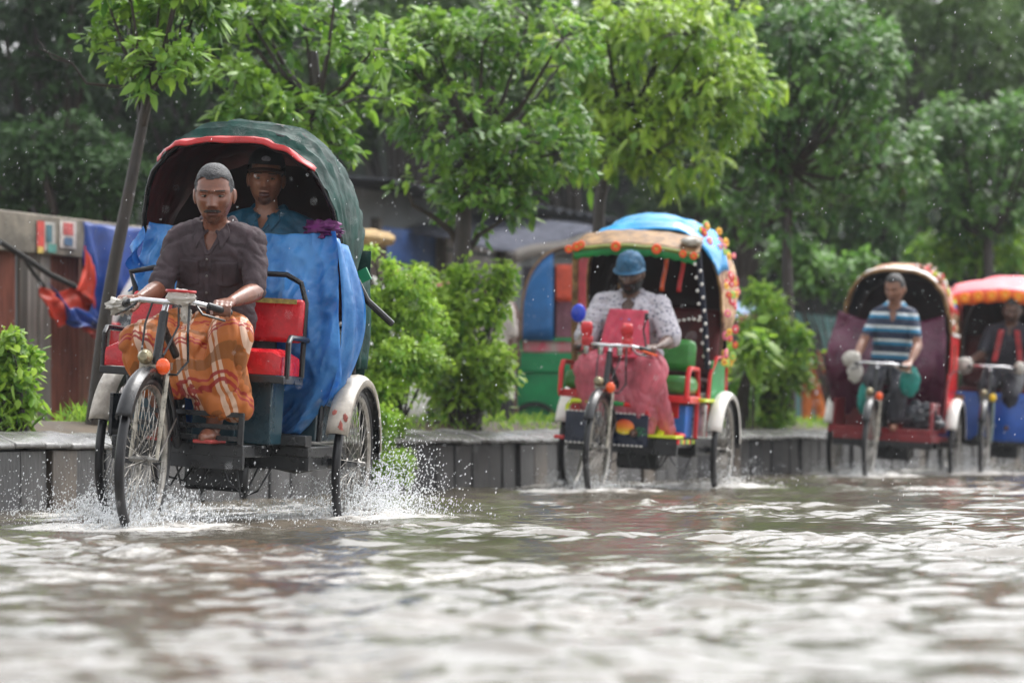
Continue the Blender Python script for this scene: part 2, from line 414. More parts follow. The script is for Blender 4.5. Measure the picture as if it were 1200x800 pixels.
bays = [(-130, -60, 'r'), (-60, -10, 'q'), (-10, 14, 'r'), (14, 24, 'd'), (24, 38, 'p'), (38, 51, 'p'), (51, 90, 'r'), (90, 128, 'q'), (128, 165, 'r'), (165, 205, 'r'), (205, 240, 'q')]
for a_, b_, c in bays:
    tx = kpx(a_, FO); w = kpx(b_, FO) - tx
    if c in 'rq':
        o = bpy.data.objects.new('corrugated_sheet', cm.copy()); COL.objects.link(o); o.parent = fen; o.data.materials.append(M_RUST if c == 'r' else M_RUST2)
        o.data.polygons.foreach_set('use_smooth', [True] * len(o.data.polygons))
        o.scale = (w / 0.62, 1, 1); o.location = (tx + w / 2, rng.uniform(-.02, .02), 0.1)
    else:
        o = G().box((0, 0, 0.88), (w * .95, 0.03, 1.82)).obj('plank', M_PLANK if c == 'p' else M_PLANKD, fen, bevel=.004)
        o.location = (tx + w / 2, -0.05 + rng.uniform(-.02, .02), 0.08)
    o.rotation_euler = (rng.uniform(-.01, .01), rng.uniform(-.015, .015), 0)
    tx += w
t_0 = kpx(-130, FO); xm = (t_0 + tx) / 2; lw = tx - t_0
G().box((xm, -0.09, 1.72), (lw, 0.05, 0.30)).obj('fascia_board', mat('grey_fascia', (122, 114, 102), 0.7, var=0.45, scale=5, bump=.3), fen, bevel=.01)
G().box((xm, -0.02, 0.0), (lw, 0.16, 0.26)).obj('plinth', M_SLAB3, fen, bevel=.01)
def poster(px, py, w, h, cols):
    t = kpx(px, FO); z = kz(py, t, FO); n = len(cols)
    o = thing('poster', *{'a': ('torn red and teal poster on the grey fence board beside the pale one', 'poster'),
                           'b': ('pale poster with red print on the grey fence board', 'poster')}[cols[0]], loc=kp(t, FO, z), rz=KRZ)
    for i, c in enumerate(cols[1:]):
        x0, x1, z0, z1, rgb = c
        G().box((w * (x0 + x1) / 2, -0.121 - 0.003 * i, h * (z0 + z1) / 2), (w * (x1 - x0), 0.002, h * (z1 - z0))).obj('printed_paper' if i == 0 else 'print', mat('print_%02x%02x%02x' % rgb, rgb, 0.6, var=.25, scale=18), o)
poster(37, 277, 0.26, 0.22, ['a', (-.5, .5, -.5, .5, (176, 172, 166)), (-.5, -.1, -.5, .5, (196, 70, 62)), (0, .3, -.2, .4, (70, 110, 120)), (-.5, -.2, -.6, -.38, (206, 178, 90)), (.05, .5, -.55, -.25, (90, 150, 140))])
poster(63, 275, 0.24, 0.21, ['b', (-.5, .5, -.5, .5, (206, 196, 188)), (-.3, .3, -.02, .42, (200, 96, 92)), (-.25, .25, -.4, -.12, (92, 120, 150))])

M_TARPB = mat('blue_tarpaulin', (34, 70, 150), 0.4, var=0.25, scale=5, bump=0.15, bscale=25, transluc=.15, wet=.1)
M_TARPR = mat('red_tarpaulin_back', (206, 62, 38), 0.45, var=0.25, scale=5, bump=0.15, bscale=25, transluc=.15)
tp = thing('hanging_tarpaulin', 'blue tarpaulin with red reverse slung over the iron fence', 'tarpaulin', kp(0, FO - 0.25, 0.16), KRZ)
def fpt(px, py, out=0.0):                      # point of the fence face seen at a photo pixel, in the tarpaulin's frame
    t = kpx(px, FO - 0.25); return V(t, -out, kz(py, t, FO - 0.25) - 0.16)
def drape(rows, name, m, amp=0.05, freq=5, seed=0.0, out=0.0):
    """rows: polylines (photo pixels) from top to bottom, interpolated, with folds"""
    nu, nv = 30, 24
    def pl(poly, u):
        x = u * (len(poly) - 1); i = min(int(x), len(poly) - 2); f = x - i
        return (poly[i][0] + (poly[i + 1][0] - poly[i][0]) * f, poly[i][1] + (poly[i + 1][1] - poly[i][1]) * f)
    def f(u, v):
        x = v * (len(rows) - 1); i = min(int(x), len(rows) - 2); q = x - i
        a, b = pl(rows[i], u), pl(rows[i + 1], u)
        px, py = a[0] + (b[0] - a[0]) * q, a[1] + (b[1] - a[1]) * q
        fo = amp * (0.3 + v) * (math.sin(u * freq * 6.28 + 3 * nz((u * 2, v * 2, seed))) + 0.6 * nz((u * 6, v * 3, seed + 4)))
        return fpt(px, py, out + 0.06 + fo)
    return G().grid(f, nu, nv).obj(name, m, tp, solid=0.004)
drape([[(89, 260), (130, 266), (215, 268)], [(90, 300), (140, 310), (215, 310)], [(95, 345), (150, 350), (215, 352)], [(88, 372), (140, 388), (215, 396)]], 'blue_sheet', M_TARPB, .05, 3.2)
drape([[(82, 288), (86, 296), (94, 312)], [(82, 315), (88, 325), (95, 338)], [(72, 340), (84, 346), (95, 362)]], 'red_fold', M_TARPR, .018, 2, 3, .06)
drape([[(36, 335), (55, 344), (74, 336), (95, 352)], [(36, 348), (54, 358), (72, 352), (95, 362)], [(48, 372), (60, 384), (78, 374), (100, 386)]], 'red_swag', M_TARPR, .02, 2, 6, .02)
drape([[(38, 332), (50, 345), (64, 362), (72, 360), (90, 368)], [(44, 338), (58, 360), (66, 376), (76, 374), (100, 382)], [(46, 346), (62, 370), (70, 384), (80, 382), (120, 388)]], 'blue_hem', M_TARPB, .03, 2, 9, .07)
drape([[(80, 378), (95, 388), (118, 384)], [(84, 388), (97, 397), (122, 390)]], 'red_hem', M_TARPR, .02, 1, 12, .04)
g = G(); g.tube([fpt(-20, 280, .1), fpt(15, 302, .1), fpt(45, 322, .1), fpt(75, 336, .1)], 0.022, 6); g.tube([fpt(10, 296, .1), fpt(25, 320, .1), fpt(38, 336, .1)], 0.015, 6)
g.obj('rope', mat('dark_rope', (34, 32, 30), .9), tp)

# ================================================================== vegetation
def wp(px, py, d): return V((px - 600) / F_PX * d, d, CAM_H + (Y_H - py) * d / F_PX)
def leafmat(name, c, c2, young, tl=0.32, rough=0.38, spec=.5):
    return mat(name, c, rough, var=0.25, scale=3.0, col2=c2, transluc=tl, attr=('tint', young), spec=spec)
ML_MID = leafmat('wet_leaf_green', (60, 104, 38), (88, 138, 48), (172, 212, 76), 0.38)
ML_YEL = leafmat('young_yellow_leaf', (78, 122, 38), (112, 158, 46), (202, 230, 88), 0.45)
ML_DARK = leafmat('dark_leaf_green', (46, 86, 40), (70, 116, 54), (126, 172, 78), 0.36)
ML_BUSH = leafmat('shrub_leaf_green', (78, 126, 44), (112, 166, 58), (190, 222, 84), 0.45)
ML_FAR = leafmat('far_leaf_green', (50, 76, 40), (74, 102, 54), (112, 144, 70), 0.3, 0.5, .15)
ML_FARD = leafmat('shaded_far_leaf', (32, 50, 32), (48, 72, 42), (76, 108, 60), 0.25, 0.6, .12)  # darker twin of the far leaf, the trees' shade put into its colour
M_BARK = mat('wet_dark_bark', (44, 36, 30), 0.5, var=0.4, scale=18, bump=0.5, bscale=40, stretch=(1, 1, 0.3))

def leaf_arrays(P, D, U, Ln, Wd, droop, simple=False):
    n = len(P); D = D / np.linalg.norm(D, axis=1, keepdims=True)
    S = np.cross(D, U); S /= np.maximum(1e-6, np.linalg.norm(S, axis=1, keepdims=True)); Nn = np.cross(S, D)
    Ln = Ln[:, None]; Wd = Wd[:, None]; dz = np.array([[0, 0, -1.0]])
    def c(t): return P + D * (Ln * t) + dz * (droop * Ln * t * t)
    if simple:
        co = np.stack([P, c(.5) + S * Wd * .5 - Nn * Wd * .12, c(1), c(.5) - S * Wd * .5 - Nn * Wd * .12], 1)
        loc = np.array([0, 1, 2, 0, 2, 3]); tot = [3, 3]; k = 4
    else:
        a, b = c(.34), c(.7)
        co = np.stack([P, a, a + S * Wd * .5 - Nn * Wd * .16, a - S * Wd * .5 - Nn * Wd * .16, b, b + S * Wd * .38 - Nn * Wd * .12, b - S * Wd * .38 - Nn * Wd * .12, c(1.0)], 1)
        loc = np.array([0, 2, 1, 0, 1, 3, 1, 2, 5, 4, 1, 4, 6, 3, 4, 5, 7, 4, 7, 6]); tot = [3, 3, 4, 4, 3, 3]; k = 8
    idx = (np.arange(n)[:, None] * k + loc[None, :]).ravel()
    return co.reshape(-1, 3), idx, np.tile(tot, n), k

def rosettes(centers, outs, per, ln, rng, simple=False, droop=0.35, spread=0.9, wr=0.42, tint=None, jit=0.05, up=0.25):
    n = len(centers); C = np.repeat(centers, per, 0); O = np.repeat(outs, per, 0)
    rd = rng.normal(size=(n * per, 3)); rd /= np.linalg.norm(rd, axis=1, keepdims=True)
    D = O * 0.6 + rd * spread + np.array([[0, 0, up - 0.25]])
    U = np.array([[0, 0, 1.0]]) + rng.normal(size=(n * per, 3)) * 0.35 + O * 0.4
    L = ln * rng.uniform(0.5, 1.25, n * per); P = C + rng.normal(size=(n * per, 3)) * jit
    T = np.clip(np.repeat(tint, per) + rng.normal(size=n * per) * 0.12, 0, 1)
    co, idx, tot, k = leaf_arrays(P, D, U, L, L * wr * rng.uniform(.85, 1.15, n * per), droop, simple)
    return co, idx, tot, np.repeat(T, k), (P, D, U, L, T)

def crown_points(c, rad, nblob, ncl, rng, flat=0.75, fill=0.5):
    """lumpy crown: sub-blobs inside an ellipsoid, leaf clusters over each blob"""
    rad = np.array(rad); B = []
    while len(B) < nblob:
        q = rng.uniform(-1, 1, 3)
        if 0.15 < np.dot(q, q) < 0.72: B.append(q)
    B = np.array(B) * rad + np.array(c); br = rad.mean() * rng.uniform(0.26, 0.46, nblob)
    w = br ** 2; w /= w.sum(); ch = rng.choice(nblob, ncl, p=w)
    d = rng.normal(size=(ncl, 3)); d[:, 2] = d[:, 2] * 0.8 + 0.25; d /= np.linalg.norm(d, axis=1, keepdims=True)
    r = br[ch] * rng.uniform(fill, 1.0, ncl) ** 0.6
    pts = B[ch] + d * r[:, None] * np.array([[1.15, 1.15, flat]])
    return B, br, ch, pts, d

def tree(name, label, path, r0, r1, c, rad, nblob, ncl, per, ln, m, seed, grp=None, simple=False, extra=(), limbs=True, bright=0.2, droop=.35, loose=0, twigs=True, wr=.5):
    rng = np.random.default_rng(seed); path = [Vector(p) for p in path]; base = path[0].copy()
    root = thing(name, label, 'tree', base, 0, grp)
    B, br, ch, pts, d = crown_points(c, rad, nblob, ncl, rng)
    g = G(); n = len(path); g.tube([p - base for p in path], [r0 + (r1 - r0) * i / (n - 1) for i in range(n)], 10)
    top = path[-1] - base
    if limbs:
        for b in B:
            b = Vector(b) - base; k = random.Random(int(b.x * 997)).uniform(.8, 1.0)
            s0 = (path[int(k * (n - 1))] - base)
            mid = s0.lerp(b, .5) + V(0, 0, -.12 * (b - s0).length)
            g.tube([s0, mid, b], [r1 * .85, r1 * .5, r1 * .2], 6)
        if twigs:
            for i in range(0, ncl, 3):
                g.tube([Vector(B[ch[i]]) - base, Vector(pts[i]) - base], [r1 * .16, r1 * .07], 4)
    for e in extra: g.tube([Vector(p) - base for p in e[0]], e[1], 6)
    g.obj('trunk', M_BARK, root)
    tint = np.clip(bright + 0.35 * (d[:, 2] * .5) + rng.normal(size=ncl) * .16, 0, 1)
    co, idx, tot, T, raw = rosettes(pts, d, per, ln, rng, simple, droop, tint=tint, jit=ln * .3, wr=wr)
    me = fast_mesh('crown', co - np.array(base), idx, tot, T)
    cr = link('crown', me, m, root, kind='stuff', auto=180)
    if loose:                                         # the biggest leaves at the crown's edge, one object each
        vc = np.argsort(-(((pts - np.array(c)) / np.array(rad)) ** 2).sum(1))[:loose]
        P = pts[vc] + d[vc] * .03; D = d[vc] * .7 + rng.normal(size=(len(vc), 3)) * .5; U = np.array([[0, 0, 1.]]) + rng.normal(size=(len(vc), 3)) * .3
        lms = []
        for q in range(4):
            a, b, t_, k = leaf_arrays(np.zeros((1, 3)), np.array([[1., 0, 0]]), np.array([[0, 0, 1.]]), np.array([ln * (1 + .12 * q)]), np.array([ln * .46]), .2 + .15 * q)
            lms.append(fast_mesh('leaf', a, b, t_, np.full(len(a), .35 + .2 * q))); lms[-1].materials.append(m)
            lms[-1].polygons.foreach_set('use_smooth', [True] * len(lms[-1].polygons))
        for q in range(len(vc)):
            o = bpy.data.objects.new('leaf', lms[q % 4]); COL.objects.link(o); o.parent = cr; o.location = Vector(P[q]) - base
            o.rotation_euler = Vector(D[q]).to_track_quat('X', 'Z').to_euler()
    return root

def mpx(px, off): return kpx(px, off)
def onm(px, off=0.7, z=0.42): return kp(kpx(px, off), off, z)
GT = 'young trees planted along the median'
b1 = onm(108); d1 = b1.y
tree('median_tree', 'thin leaning young tree by the tarpaulin with broad bright leaves and a bare twig',
     [b1, wp(122, 380, d1), wp(135, 302, d1), wp(150, 228, d1), wp(165, 150, d1), wp(173, 108, d1), wp(178, 60, d1)], .044, .026,
     wp(172, 22, d1), (.56, .5, .42), 13, 190, 10, .092, ML_MID, 21, GT, bright=.3, loose=110,
     extra=[([wp(168, 100, d1), wp(137, 101, d1), wp(100, 97, d1), wp(83, 73, d1), wp(44, 56, d1)], [.014, .011, .009, .007, .004]),
            ([wp(82, 73, d1), wp(60, 68, d1), wp(42, 44, d1)], [.006, .005, .003])])
b2 = onm(372); d2 = b2.y
tree('median_tree', 'leafy young tree rising behind the dark green rickshaw hood',
     [b2, wp(371, 330, d2), wp(368, 200, d2), wp(372, 120, d2), wp(366, 60, d2)], .06, .035, wp(348, 66, d2), (.80, .6, .72), 20, 360, 10, .096, ML_MID, 22, GT, bright=.22, loose=110)
b3 = onm(541); d3 = b3.y
tree('median_tree', 'round-crowned tree forking low above the dense leafy shrub',
     [b3, wp(541, 320, d3), wp(542, 285, d3), wp(544, 240, d3), wp(560, 170, d3), wp(575, 100, d3)], .085, .04, wp(575, 122, d3), (.92, .7, .92), 30, 680, 10, .088, ML_MID, 23, GT, bright=.16,
     extra=[([wp(541, 296, d3), wp(528, 270, d3), wp(505, 252, d3), wp(484, 240, d3), wp(470, 205, d3)], [.034, .028, .022, .018, .01]),
            ([wp(545, 300, d3), wp(560, 276, d3), wp(582, 262, d3), wp(610, 240, d3)], [.026, .02, .016, .01])])
b4 = onm(700); d4 = b4.y
tree('median_tree', 'yellow-green young tree above the blue canopied rickshaw',
     [b4, wp(700, 300, d4), wp(703, 235, d4), wp(714, 185, d4), wp(730, 140, d4), wp(745, 70, d4)], .06, .035, wp(775, 80, d4), (.92, .8, 1.10), 30, 620, 10, .105, ML_YEL, 24, GT, bright=.3, droop=.6)
b5 = onm(925); d5 = b5.y
tree('median_tree', 'tall conical green tree growing behind the round median shrub',
     [b5, wp(925, 400, d5), wp(922, 300, d5), wp(926, 200, d5), wp(935, 90, d5)], .07, .035, wp(955, 150, d5), (1.05, .8, 1.55), 40, 850, 10, .115, ML_DARK, 25, GT, bright=.28)
b6 = onm(1165); d6 = b6.y
tree('median_tree', 'dark leafy tree behind the orange-fringed canopy',
     [b6, wp(1160, 380, d6), wp(1158, 280, d6), wp(1160, 200, d6)], .08, .05, wp(1165, 190, d6), (1.05, .9, 1.05), 24, 560, 10, .125, ML_DARK, 26, GT, bright=.3)

# trees beyond the service lane
GF = 'tall trees beyond the fence'
def far(label, px, py, d, rx, rz, seed, m, nb=20, ncl=900, ln=.22, bright=.15):
    c = wp(px, py, d); s = F_PX / d
    tree('roadside_tree', label, [V(c.x, d, 0.1), V(c.x + .2, d, c.z * .5), V(c.x, d, c.z)], .18, .1, c, (rx / s, min(rx, rz) / s, rz / s), nb, ncl, 9, ln, m, seed, GF, simple=True, bright=bright, twigs=False, wr=.5)
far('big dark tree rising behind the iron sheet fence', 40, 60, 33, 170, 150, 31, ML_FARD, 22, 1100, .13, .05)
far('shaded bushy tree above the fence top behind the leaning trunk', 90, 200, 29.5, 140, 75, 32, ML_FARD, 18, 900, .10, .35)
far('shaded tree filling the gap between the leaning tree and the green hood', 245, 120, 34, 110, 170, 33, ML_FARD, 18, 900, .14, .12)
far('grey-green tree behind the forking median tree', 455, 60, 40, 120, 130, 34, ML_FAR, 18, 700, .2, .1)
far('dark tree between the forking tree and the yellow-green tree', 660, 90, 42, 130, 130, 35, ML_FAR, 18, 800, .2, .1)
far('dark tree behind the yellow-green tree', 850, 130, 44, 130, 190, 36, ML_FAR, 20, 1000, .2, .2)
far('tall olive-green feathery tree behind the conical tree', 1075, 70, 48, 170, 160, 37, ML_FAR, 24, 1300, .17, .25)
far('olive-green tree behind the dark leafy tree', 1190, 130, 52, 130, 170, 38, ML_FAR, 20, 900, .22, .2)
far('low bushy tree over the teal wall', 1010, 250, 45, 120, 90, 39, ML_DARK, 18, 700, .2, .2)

# a far wood that reads as one mass
def wood():
    rng = np.random.default_rng(77); n = 34000
    X = rng.uniform(-22, 22, n); Z = rng.uniform(0.2, 13, n) ** 1.0
    lump = 1.6 * np.sin(X * .9 + 1) * np.sin(Z * .8) + 1.1 * np.sin(X * 2.1 + Z * 1.3)
    Y = 60 - lump - rng.uniform(0, 1.2, n) + 0.25 * Z
    Z *= 0.82 + 0.18 * np.sin(X * .7) + 0.08 * np.sin(X * 2.3)
    P = np.stack([X, Y, Z], 1); D = rng.normal(size=(n, 3)); D[:, 2] -= .4; U = rng.normal(size=(n, 3)) * .5 + np.array([[0, -.5, 1.]])
    L = rng.uniform(.3, .6, n); co, idx, tot, k = leaf_arrays(P, D, U, L, L * .6, .4, True)
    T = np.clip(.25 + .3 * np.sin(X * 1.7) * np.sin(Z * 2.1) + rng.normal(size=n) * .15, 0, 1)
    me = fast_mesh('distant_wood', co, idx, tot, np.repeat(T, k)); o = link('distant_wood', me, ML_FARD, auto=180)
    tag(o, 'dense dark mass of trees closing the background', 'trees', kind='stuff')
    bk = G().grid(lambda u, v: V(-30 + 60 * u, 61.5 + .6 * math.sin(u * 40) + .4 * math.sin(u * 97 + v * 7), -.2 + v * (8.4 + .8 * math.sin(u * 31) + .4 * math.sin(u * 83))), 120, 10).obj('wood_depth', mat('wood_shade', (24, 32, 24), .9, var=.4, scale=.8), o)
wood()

def bush(name, label, lobes, ln, per, m, seed, base, cat='shrub', grp=None, bright=.3, stems=10, wr=.5, simple=False):
    rng = np.random.default_rng(seed); base = Vector(base); root = thing(name, label, cat, base, 0, grp)
    Cs, Os = [], []; g = G(); rr = random.Random(seed)
    lobes = list(lobes)
    for q in range(9):                            # loose shoots breaking the outline
        c, rad, ncl = lobes[q % len(lobes)]; a = rr.uniform(.1, 3.04); k = rr.uniform(.85, 1.15)
        lobes.append((V(c[0] + rad[0] * math.cos(a) * k, c[1] + rr.uniform(-.1, .1), c[2] + rad[2] * math.sin(a) * k), (rad[0] * .32, rad[0] * .3, rad[2] * rr.uniform(.16, .3)), max(6, ncl // 22)))
    for (c, rad, ncl) in lobes:
        B, br, ch, pts, d = crown_points(c, rad, 9, ncl, rng, .9, .35); Cs.append(pts); Os.append(d)
        for q in range(stems if ncl > 40 else 2):
            e = Vector(pts[rr.randrange(ncl)]); s0 = V(base.x + rr.uniform(-.12, .12), base.y + rr.uniform(-.08, .08), base.z)
            g.tube([s0 - base, s0.lerp(e, .5) + V(0, 0, .05) - base, e - base], [.011, .007, .003], 5)
    pts, d = np.concatenate(Cs), np.concatenate(Os)
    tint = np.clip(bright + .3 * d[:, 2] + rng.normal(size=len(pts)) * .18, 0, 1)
    co, idx, tot, T, raw = rosettes(pts, d, per, ln, rng, simple, .3, tint=tint, jit=ln * .5, wr=wr)
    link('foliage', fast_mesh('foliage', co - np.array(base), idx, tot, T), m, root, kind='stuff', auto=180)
    g.obj('stems', M_BARK, root); return root
GB = 'shrubs on the median'
def px_lobe(px, py, rx, ry, d, n): s = F_PX / d; return (wp(px, py, d), (rx / s, min(rx, ry) / s * 1.0, ry / s), n)
dA = kp(kpx(455, .15), .15).y
bush('shrub', 'fine-leaved light green shrub spilling over the kerb behind the leading rickshaw wheel', [px_lobe(452, 400, 50, 88, dA, 560), px_lobe(434, 345, 32, 44, dA, 190), px_lobe(480, 340, 30, 30, dA, 90), px_lobe(466, 470, 40, 66, dA - .1, 380), px_lobe(452, 525, 30, 48, dA - .5, 260), px_lobe(495, 400, 26, 70, dA + .3, 200)], .042, 12, ML_BUSH, 41, onm(455, .45, .4), grp=GB, bright=.45, simple=True)
dB = kp(kpx(545, .5), .5).y
bush('shrub', 'dense broad-leaved shrub with yellow-green tips beside the forking tree trunk', [px_lobe(545, 420, 50, 82, dB, 400), px_lobe(530, 355, 44, 40, dB, 170), px_lobe(590, 332, 14, 14, dB, 20), px_lobe(512, 430, 26, 70, dB - .1, 120), px_lobe(578, 350, 18, 30, dB, 40), px_lobe(545, 325, 10, 16, dB, 16)], .072, 8, ML_BUSH, 42, onm(545, .5, .4), grp=GB, bright=.45)
dC = kp(kpx(905, .5), .5).y
bush('shrub', 'dark rounded shrub with bright top leaves between two rickshaws', [px_lobe(905, 430, 36, 72, dC, 260), px_lobe(912, 375, 34, 34, dC, 110), px_lobe(880, 400, 20, 40, dC, 60)], .095, 7, ML_BUSH, 43, onm(905, .5, .4), grp=GB, bright=.32)
dD = kp(kpx(12, .5), .5).y
bush('shrub', 'small light green shrub on the kerb beside the tall grass', [px_lobe(14, 465, 26, 42, dD, 150), px_lobe(4, 420, 14, 30, dD, 50)], .065, 7, ML_BUSH, 44, onm(12, .5, .4), grp=GB, bright=.35)
dE = kp(kpx(872, .4), .4).y
bush('shrub', 'low plant with large pale leaves by the white mudguard', [px_lobe(868, 440, 14, 36, dE, 16)], .14, 5, ML_BUSH, 45, onm(868, .4, .4), grp=GB, bright=.3, stems=5)
dG = kp(kpx(1000, 1.3), 1.3).y
bush('shrub', 'spreading leafy shrub behind the maroon-sheeted rickshaw', [px_lobe(955, 310, 50, 34, dG, 130), px_lobe(1000, 350, 30, 50, dG, 90)], .12, 7, ML_DARK, 46, onm(985, 1.3, .4), grp=GB, bright=.5)
dH = kp(kpx(1130, 1.2), 1.2).y
bush('shrub', 'bright green shrub above the orange-fringed canopy', [px_lobe(1110, 295, 55, 34, dH, 150), px_lobe(1175, 290, 50, 36, dH, 120)], .13, 7, ML_BUSH, 47, onm(1130, 1.2, .4), grp=GB, bright=.3)
dI = kp(kpx(1090, .8), .8).y

# grass on the median: nobody could count it
def grass():
    rng = np.random.default_rng(9); n = 15000
    t = np.concatenate([rng.uniform(-3, 4, 9000), rng.uniform(4, 26, 6000)]); off = rng.uniform(.36, 1.85, n)
    keep = np.array([noise.noise(V(a * .9, b * 1.3, 0)) for a, b in zip(t, off)]) > -.12
    keep &= ~((t > 1.9) & (t < 2.2) & (off < .6)); t, off = t[keep], off[keep]; n = len(t)
    P = np.stack([KO.x + KU.x * t + KN.x * off, KO.y + KU.y * t + KN.y * off, np.full(n, .38) + .08 * np.sin(math.pi * np.minimum(1, (off - .3) / 1.3))], 1)
    D = rng.normal(size=(n, 3)) * .45; D[:, 2] = 1; U = rng.normal(size=(n, 3)); L = rng.uniform(.07, .24, n) * np.where(t < 4, 1, .8)
    co, idx, tot, k = leaf_arrays(P, D, U, L, np.full(n, .010) * rng.uniform(.7, 1.6, n), .35, True)
    T = np.clip(rng.uniform(0, .8, n), 0, 1)
    o = link('grass', fast_mesh('grass', co, idx, tot, np.repeat(T, k)), ML_BUSH, auto=180)
    tag(o, 'short wet grass growing on the median behind the kerb', 'grass', kind='stuff')
grass()

# ================================================================== rickshaws (local frame: x forward, y to the rider's left, z up, rear axle at x = 0)
def spin(a): return Matrix.Rotation(a, 3, 'X')
WH_R = 0.355
M_FORK = mat('worn_fork_chrome', (150, 144, 132), .3, .6, var=.35, scale=22)
_tyre = _rim = _spk = _hub = None
def wheel_meshes():
    global _tyre, _rim, _spk, _hub
    g = G(); n, k = 96, 10; rings = []
    for i in range(n):
        a = 2 * math.pi * i / n; ring = []
        for j in range(k):
            b = 2 * math.pi * j / k; rr = 0.021 + (0.0022 if (i % 2 and math.cos(b) > .2) else 0)
            q = 0.333 + rr * math.cos(b); ring.append(V(q * math.cos(a), 0.021 * math.sin(b), q * math.sin(a)))
        rings.append(ring)
    rings.append(rings[0]); g.loft(rings, caps=False); _tyre = g.mesh('tyre')
    g = G(); g.lathe([(0.322, -.013), (0.316, -.015), (0.300, -.008), (0.298, 0), (0.300, .008), (0.316, .015), (0.322, .013), (0.312, 0)], axis=(0, 1, 0), n=64, closed=True); _rim = g.mesh('rim')
    g = G()
    for i in range(36):
        a = 2 * math.pi * i / 36; b = a + (.32 if i % 4 < 2 else -.32); s = .028 if i % 2 else -.028
        g.tube([V(.022 * math.cos(b), s, .022 * math.sin(b)), V(.304 * math.cos(a), 0, .304 * math.sin(a))], .0021, 4)
    _spk = g.mesh('spokes')
    g = G(); g.lathe([(.008, -.062), (.012, -.05), (.012, -.034), (.026, -.030), (.026, -.026), (.016, -.02), (.016, .02), (.026, .026), (.026, .030), (.012, .034), (.012, .05), (.008, .062)], axis=(0, 1, 0), n=18); _hub = g.mesh('hub')
wheel_meshes()
for me_, m_ in ((_tyre, M_RUBBER), (_rim, M_RIM), (_spk, M_RIM), (_hub, M_STEEL)): me_.materials.append(m_); me_.polygons.foreach_set('use_smooth', [True] * len(me_.polygons))
def wheel(root, c, rz=0, lean=0, phase=0):
    w = bpy.data.objects.new('wheel', _hub); COL.objects.link(w); w.parent = root; w.location = c; w.rotation_euler = (lean, phase, rz)
    for nm, me_ in (('tyre', _tyre), ('rim', _rim), ('spokes', _spk)):
        o = bpy.data.objects.new(nm, me_); COL.objects.link(o); o.parent = w
    return w

def arc(c, r, a0, a1, n, y): return [V(c[0] + r * math.cos(a0 + (a1 - a0) * i / n), y, c[2] + r * math.sin(a0 + (a1 - a0) * i / n)) for i in range(n + 1)]
def mudguard(root, c, r, a0, a1, w, m, name='mudguard', crown=.018):
    prof = [(-.5, -.03), (-.5, 0), (-.25, crown * .8), (0, crown), (.25, crown * .8), (.5, 0), (.5, -.03)]; n = 26
    rings = []
    for i in range(n + 1):
        a = a0 + (a1 - a0) * i / n
        rings.append([V(c[0] + (r + h) * math.cos(a), c[1] + q * w, c[2] + (r + h) * math.sin(a)) for q, h in prof])
    return G().loft(rings, closed=False).obj(name, m, root, solid=.003)

def crumple(name, c, rad, m, parent, seed, amp=.25, shift=None):
    """crumpled plastic bag or wrap"""
    g = G(); g.ell((0, 0, 0), (1, 1, 1), None, 28, 20); out = []
    for q in g.v:
        q = Vector(q); k = 1 + amp * (abs(nz(q, 2.2, seed)) * 2 - .4) + amp * .5 * nz(q, 5.5, seed + 3)
        out.append((c[0] + q.x * k * rad[0], c[1] + q.y * k * rad[1], c[2] + q.z * k * rad[2]))
    g.v = out; return g.obj(name, m, parent)

def hood_point(P, u, v, dr=0.0):
    tilt = P['t0'] + (P['t1'] - P['t0']) * u; ph = math.pi * v
    c, s_ = math.cos(ph), math.sin(ph)
    y = P['w'] * (1 if c > 0 else -1) * abs(c) ** P.get('e', .72); r = (P['h'] + dr) * abs(s_) ** P.get('e', .72)
    sag = 1 - P.get('sag', .022) * abs(math.sin(math.pi * u * P['n'])) * abs(s_)
    y *= (1 + dr / P['w']); r *= sag; y *= (1 - .5 * (1 - sag))
    wr = P.get('wr', .006) * nz((u * 9, v * 16, P.get('seed', 0)), 1.7) * abs(s_) ** .3
    r += wr; y += (wr if c > 0 else -wr)
    return V(P['x0'] + r * math.sin(tilt) - P.get('slide', .30) * u, P.get('yc', 0) - y, P['z0'] + r * math.cos(tilt))
def hood(root, P, m_out, m_in):
    G().grid(lambda u, v: hood_point(P, u, v), 40, 48).obj('hood', m_out, root, solid=.004)
    G().grid(lambda u, v: hood_point(P, u * .97 + .01, v, -.022), 24, 40).obj('hood_lining', m_in, root)
    for i in range(P['n'] + 1):
        G().tube([hood_point(P, i / P['n'], j / 30, -.008) for j in range(31)], .009, 6).obj('hood_rib', P.get('mrib', M_BLACK), root)

FLW = {}
def flower(root, p, r, rgb, ctr, face=(1, 0, 0), name='rosette'):
    key = (rgb, ctr)
    if key not in FLW:
        g = G()
        for i in range(9):
            a = 2 * math.pi * i / 9; g.ell((.012, .62 * math.cos(a), .62 * math.sin(a)), (.22, .36, .36), None, 8, 6)
        g.cur = 1; g.ell((.16, 0, 0), (.2, .30, .30), None, 8, 6)
        me = g.mesh('rosette'); me.materials.append(mat('petal_%02x%02x%02x' % rgb, rgb, .5, var=.15, scale=3)); me.materials.append(mat('centre_%02x%02x%02x' % ctr, ctr, .5))
        me.polygons.foreach_set('use_smooth', [True] * len(me.polygons)); FLW[key] = me
    o = bpy.data.objects.new(name, FLW[key]); COL.objects.link(o); o.parent = root; o.location = p; o.scale = (r, r, r)
    o.rotation_euler = Vector(face).to_track_quat('X', 'Z').to_euler(); return o

def bracing(root, pts, r, m, name, n=8): return G().tube(pts, r, n).obj(name, m, root)

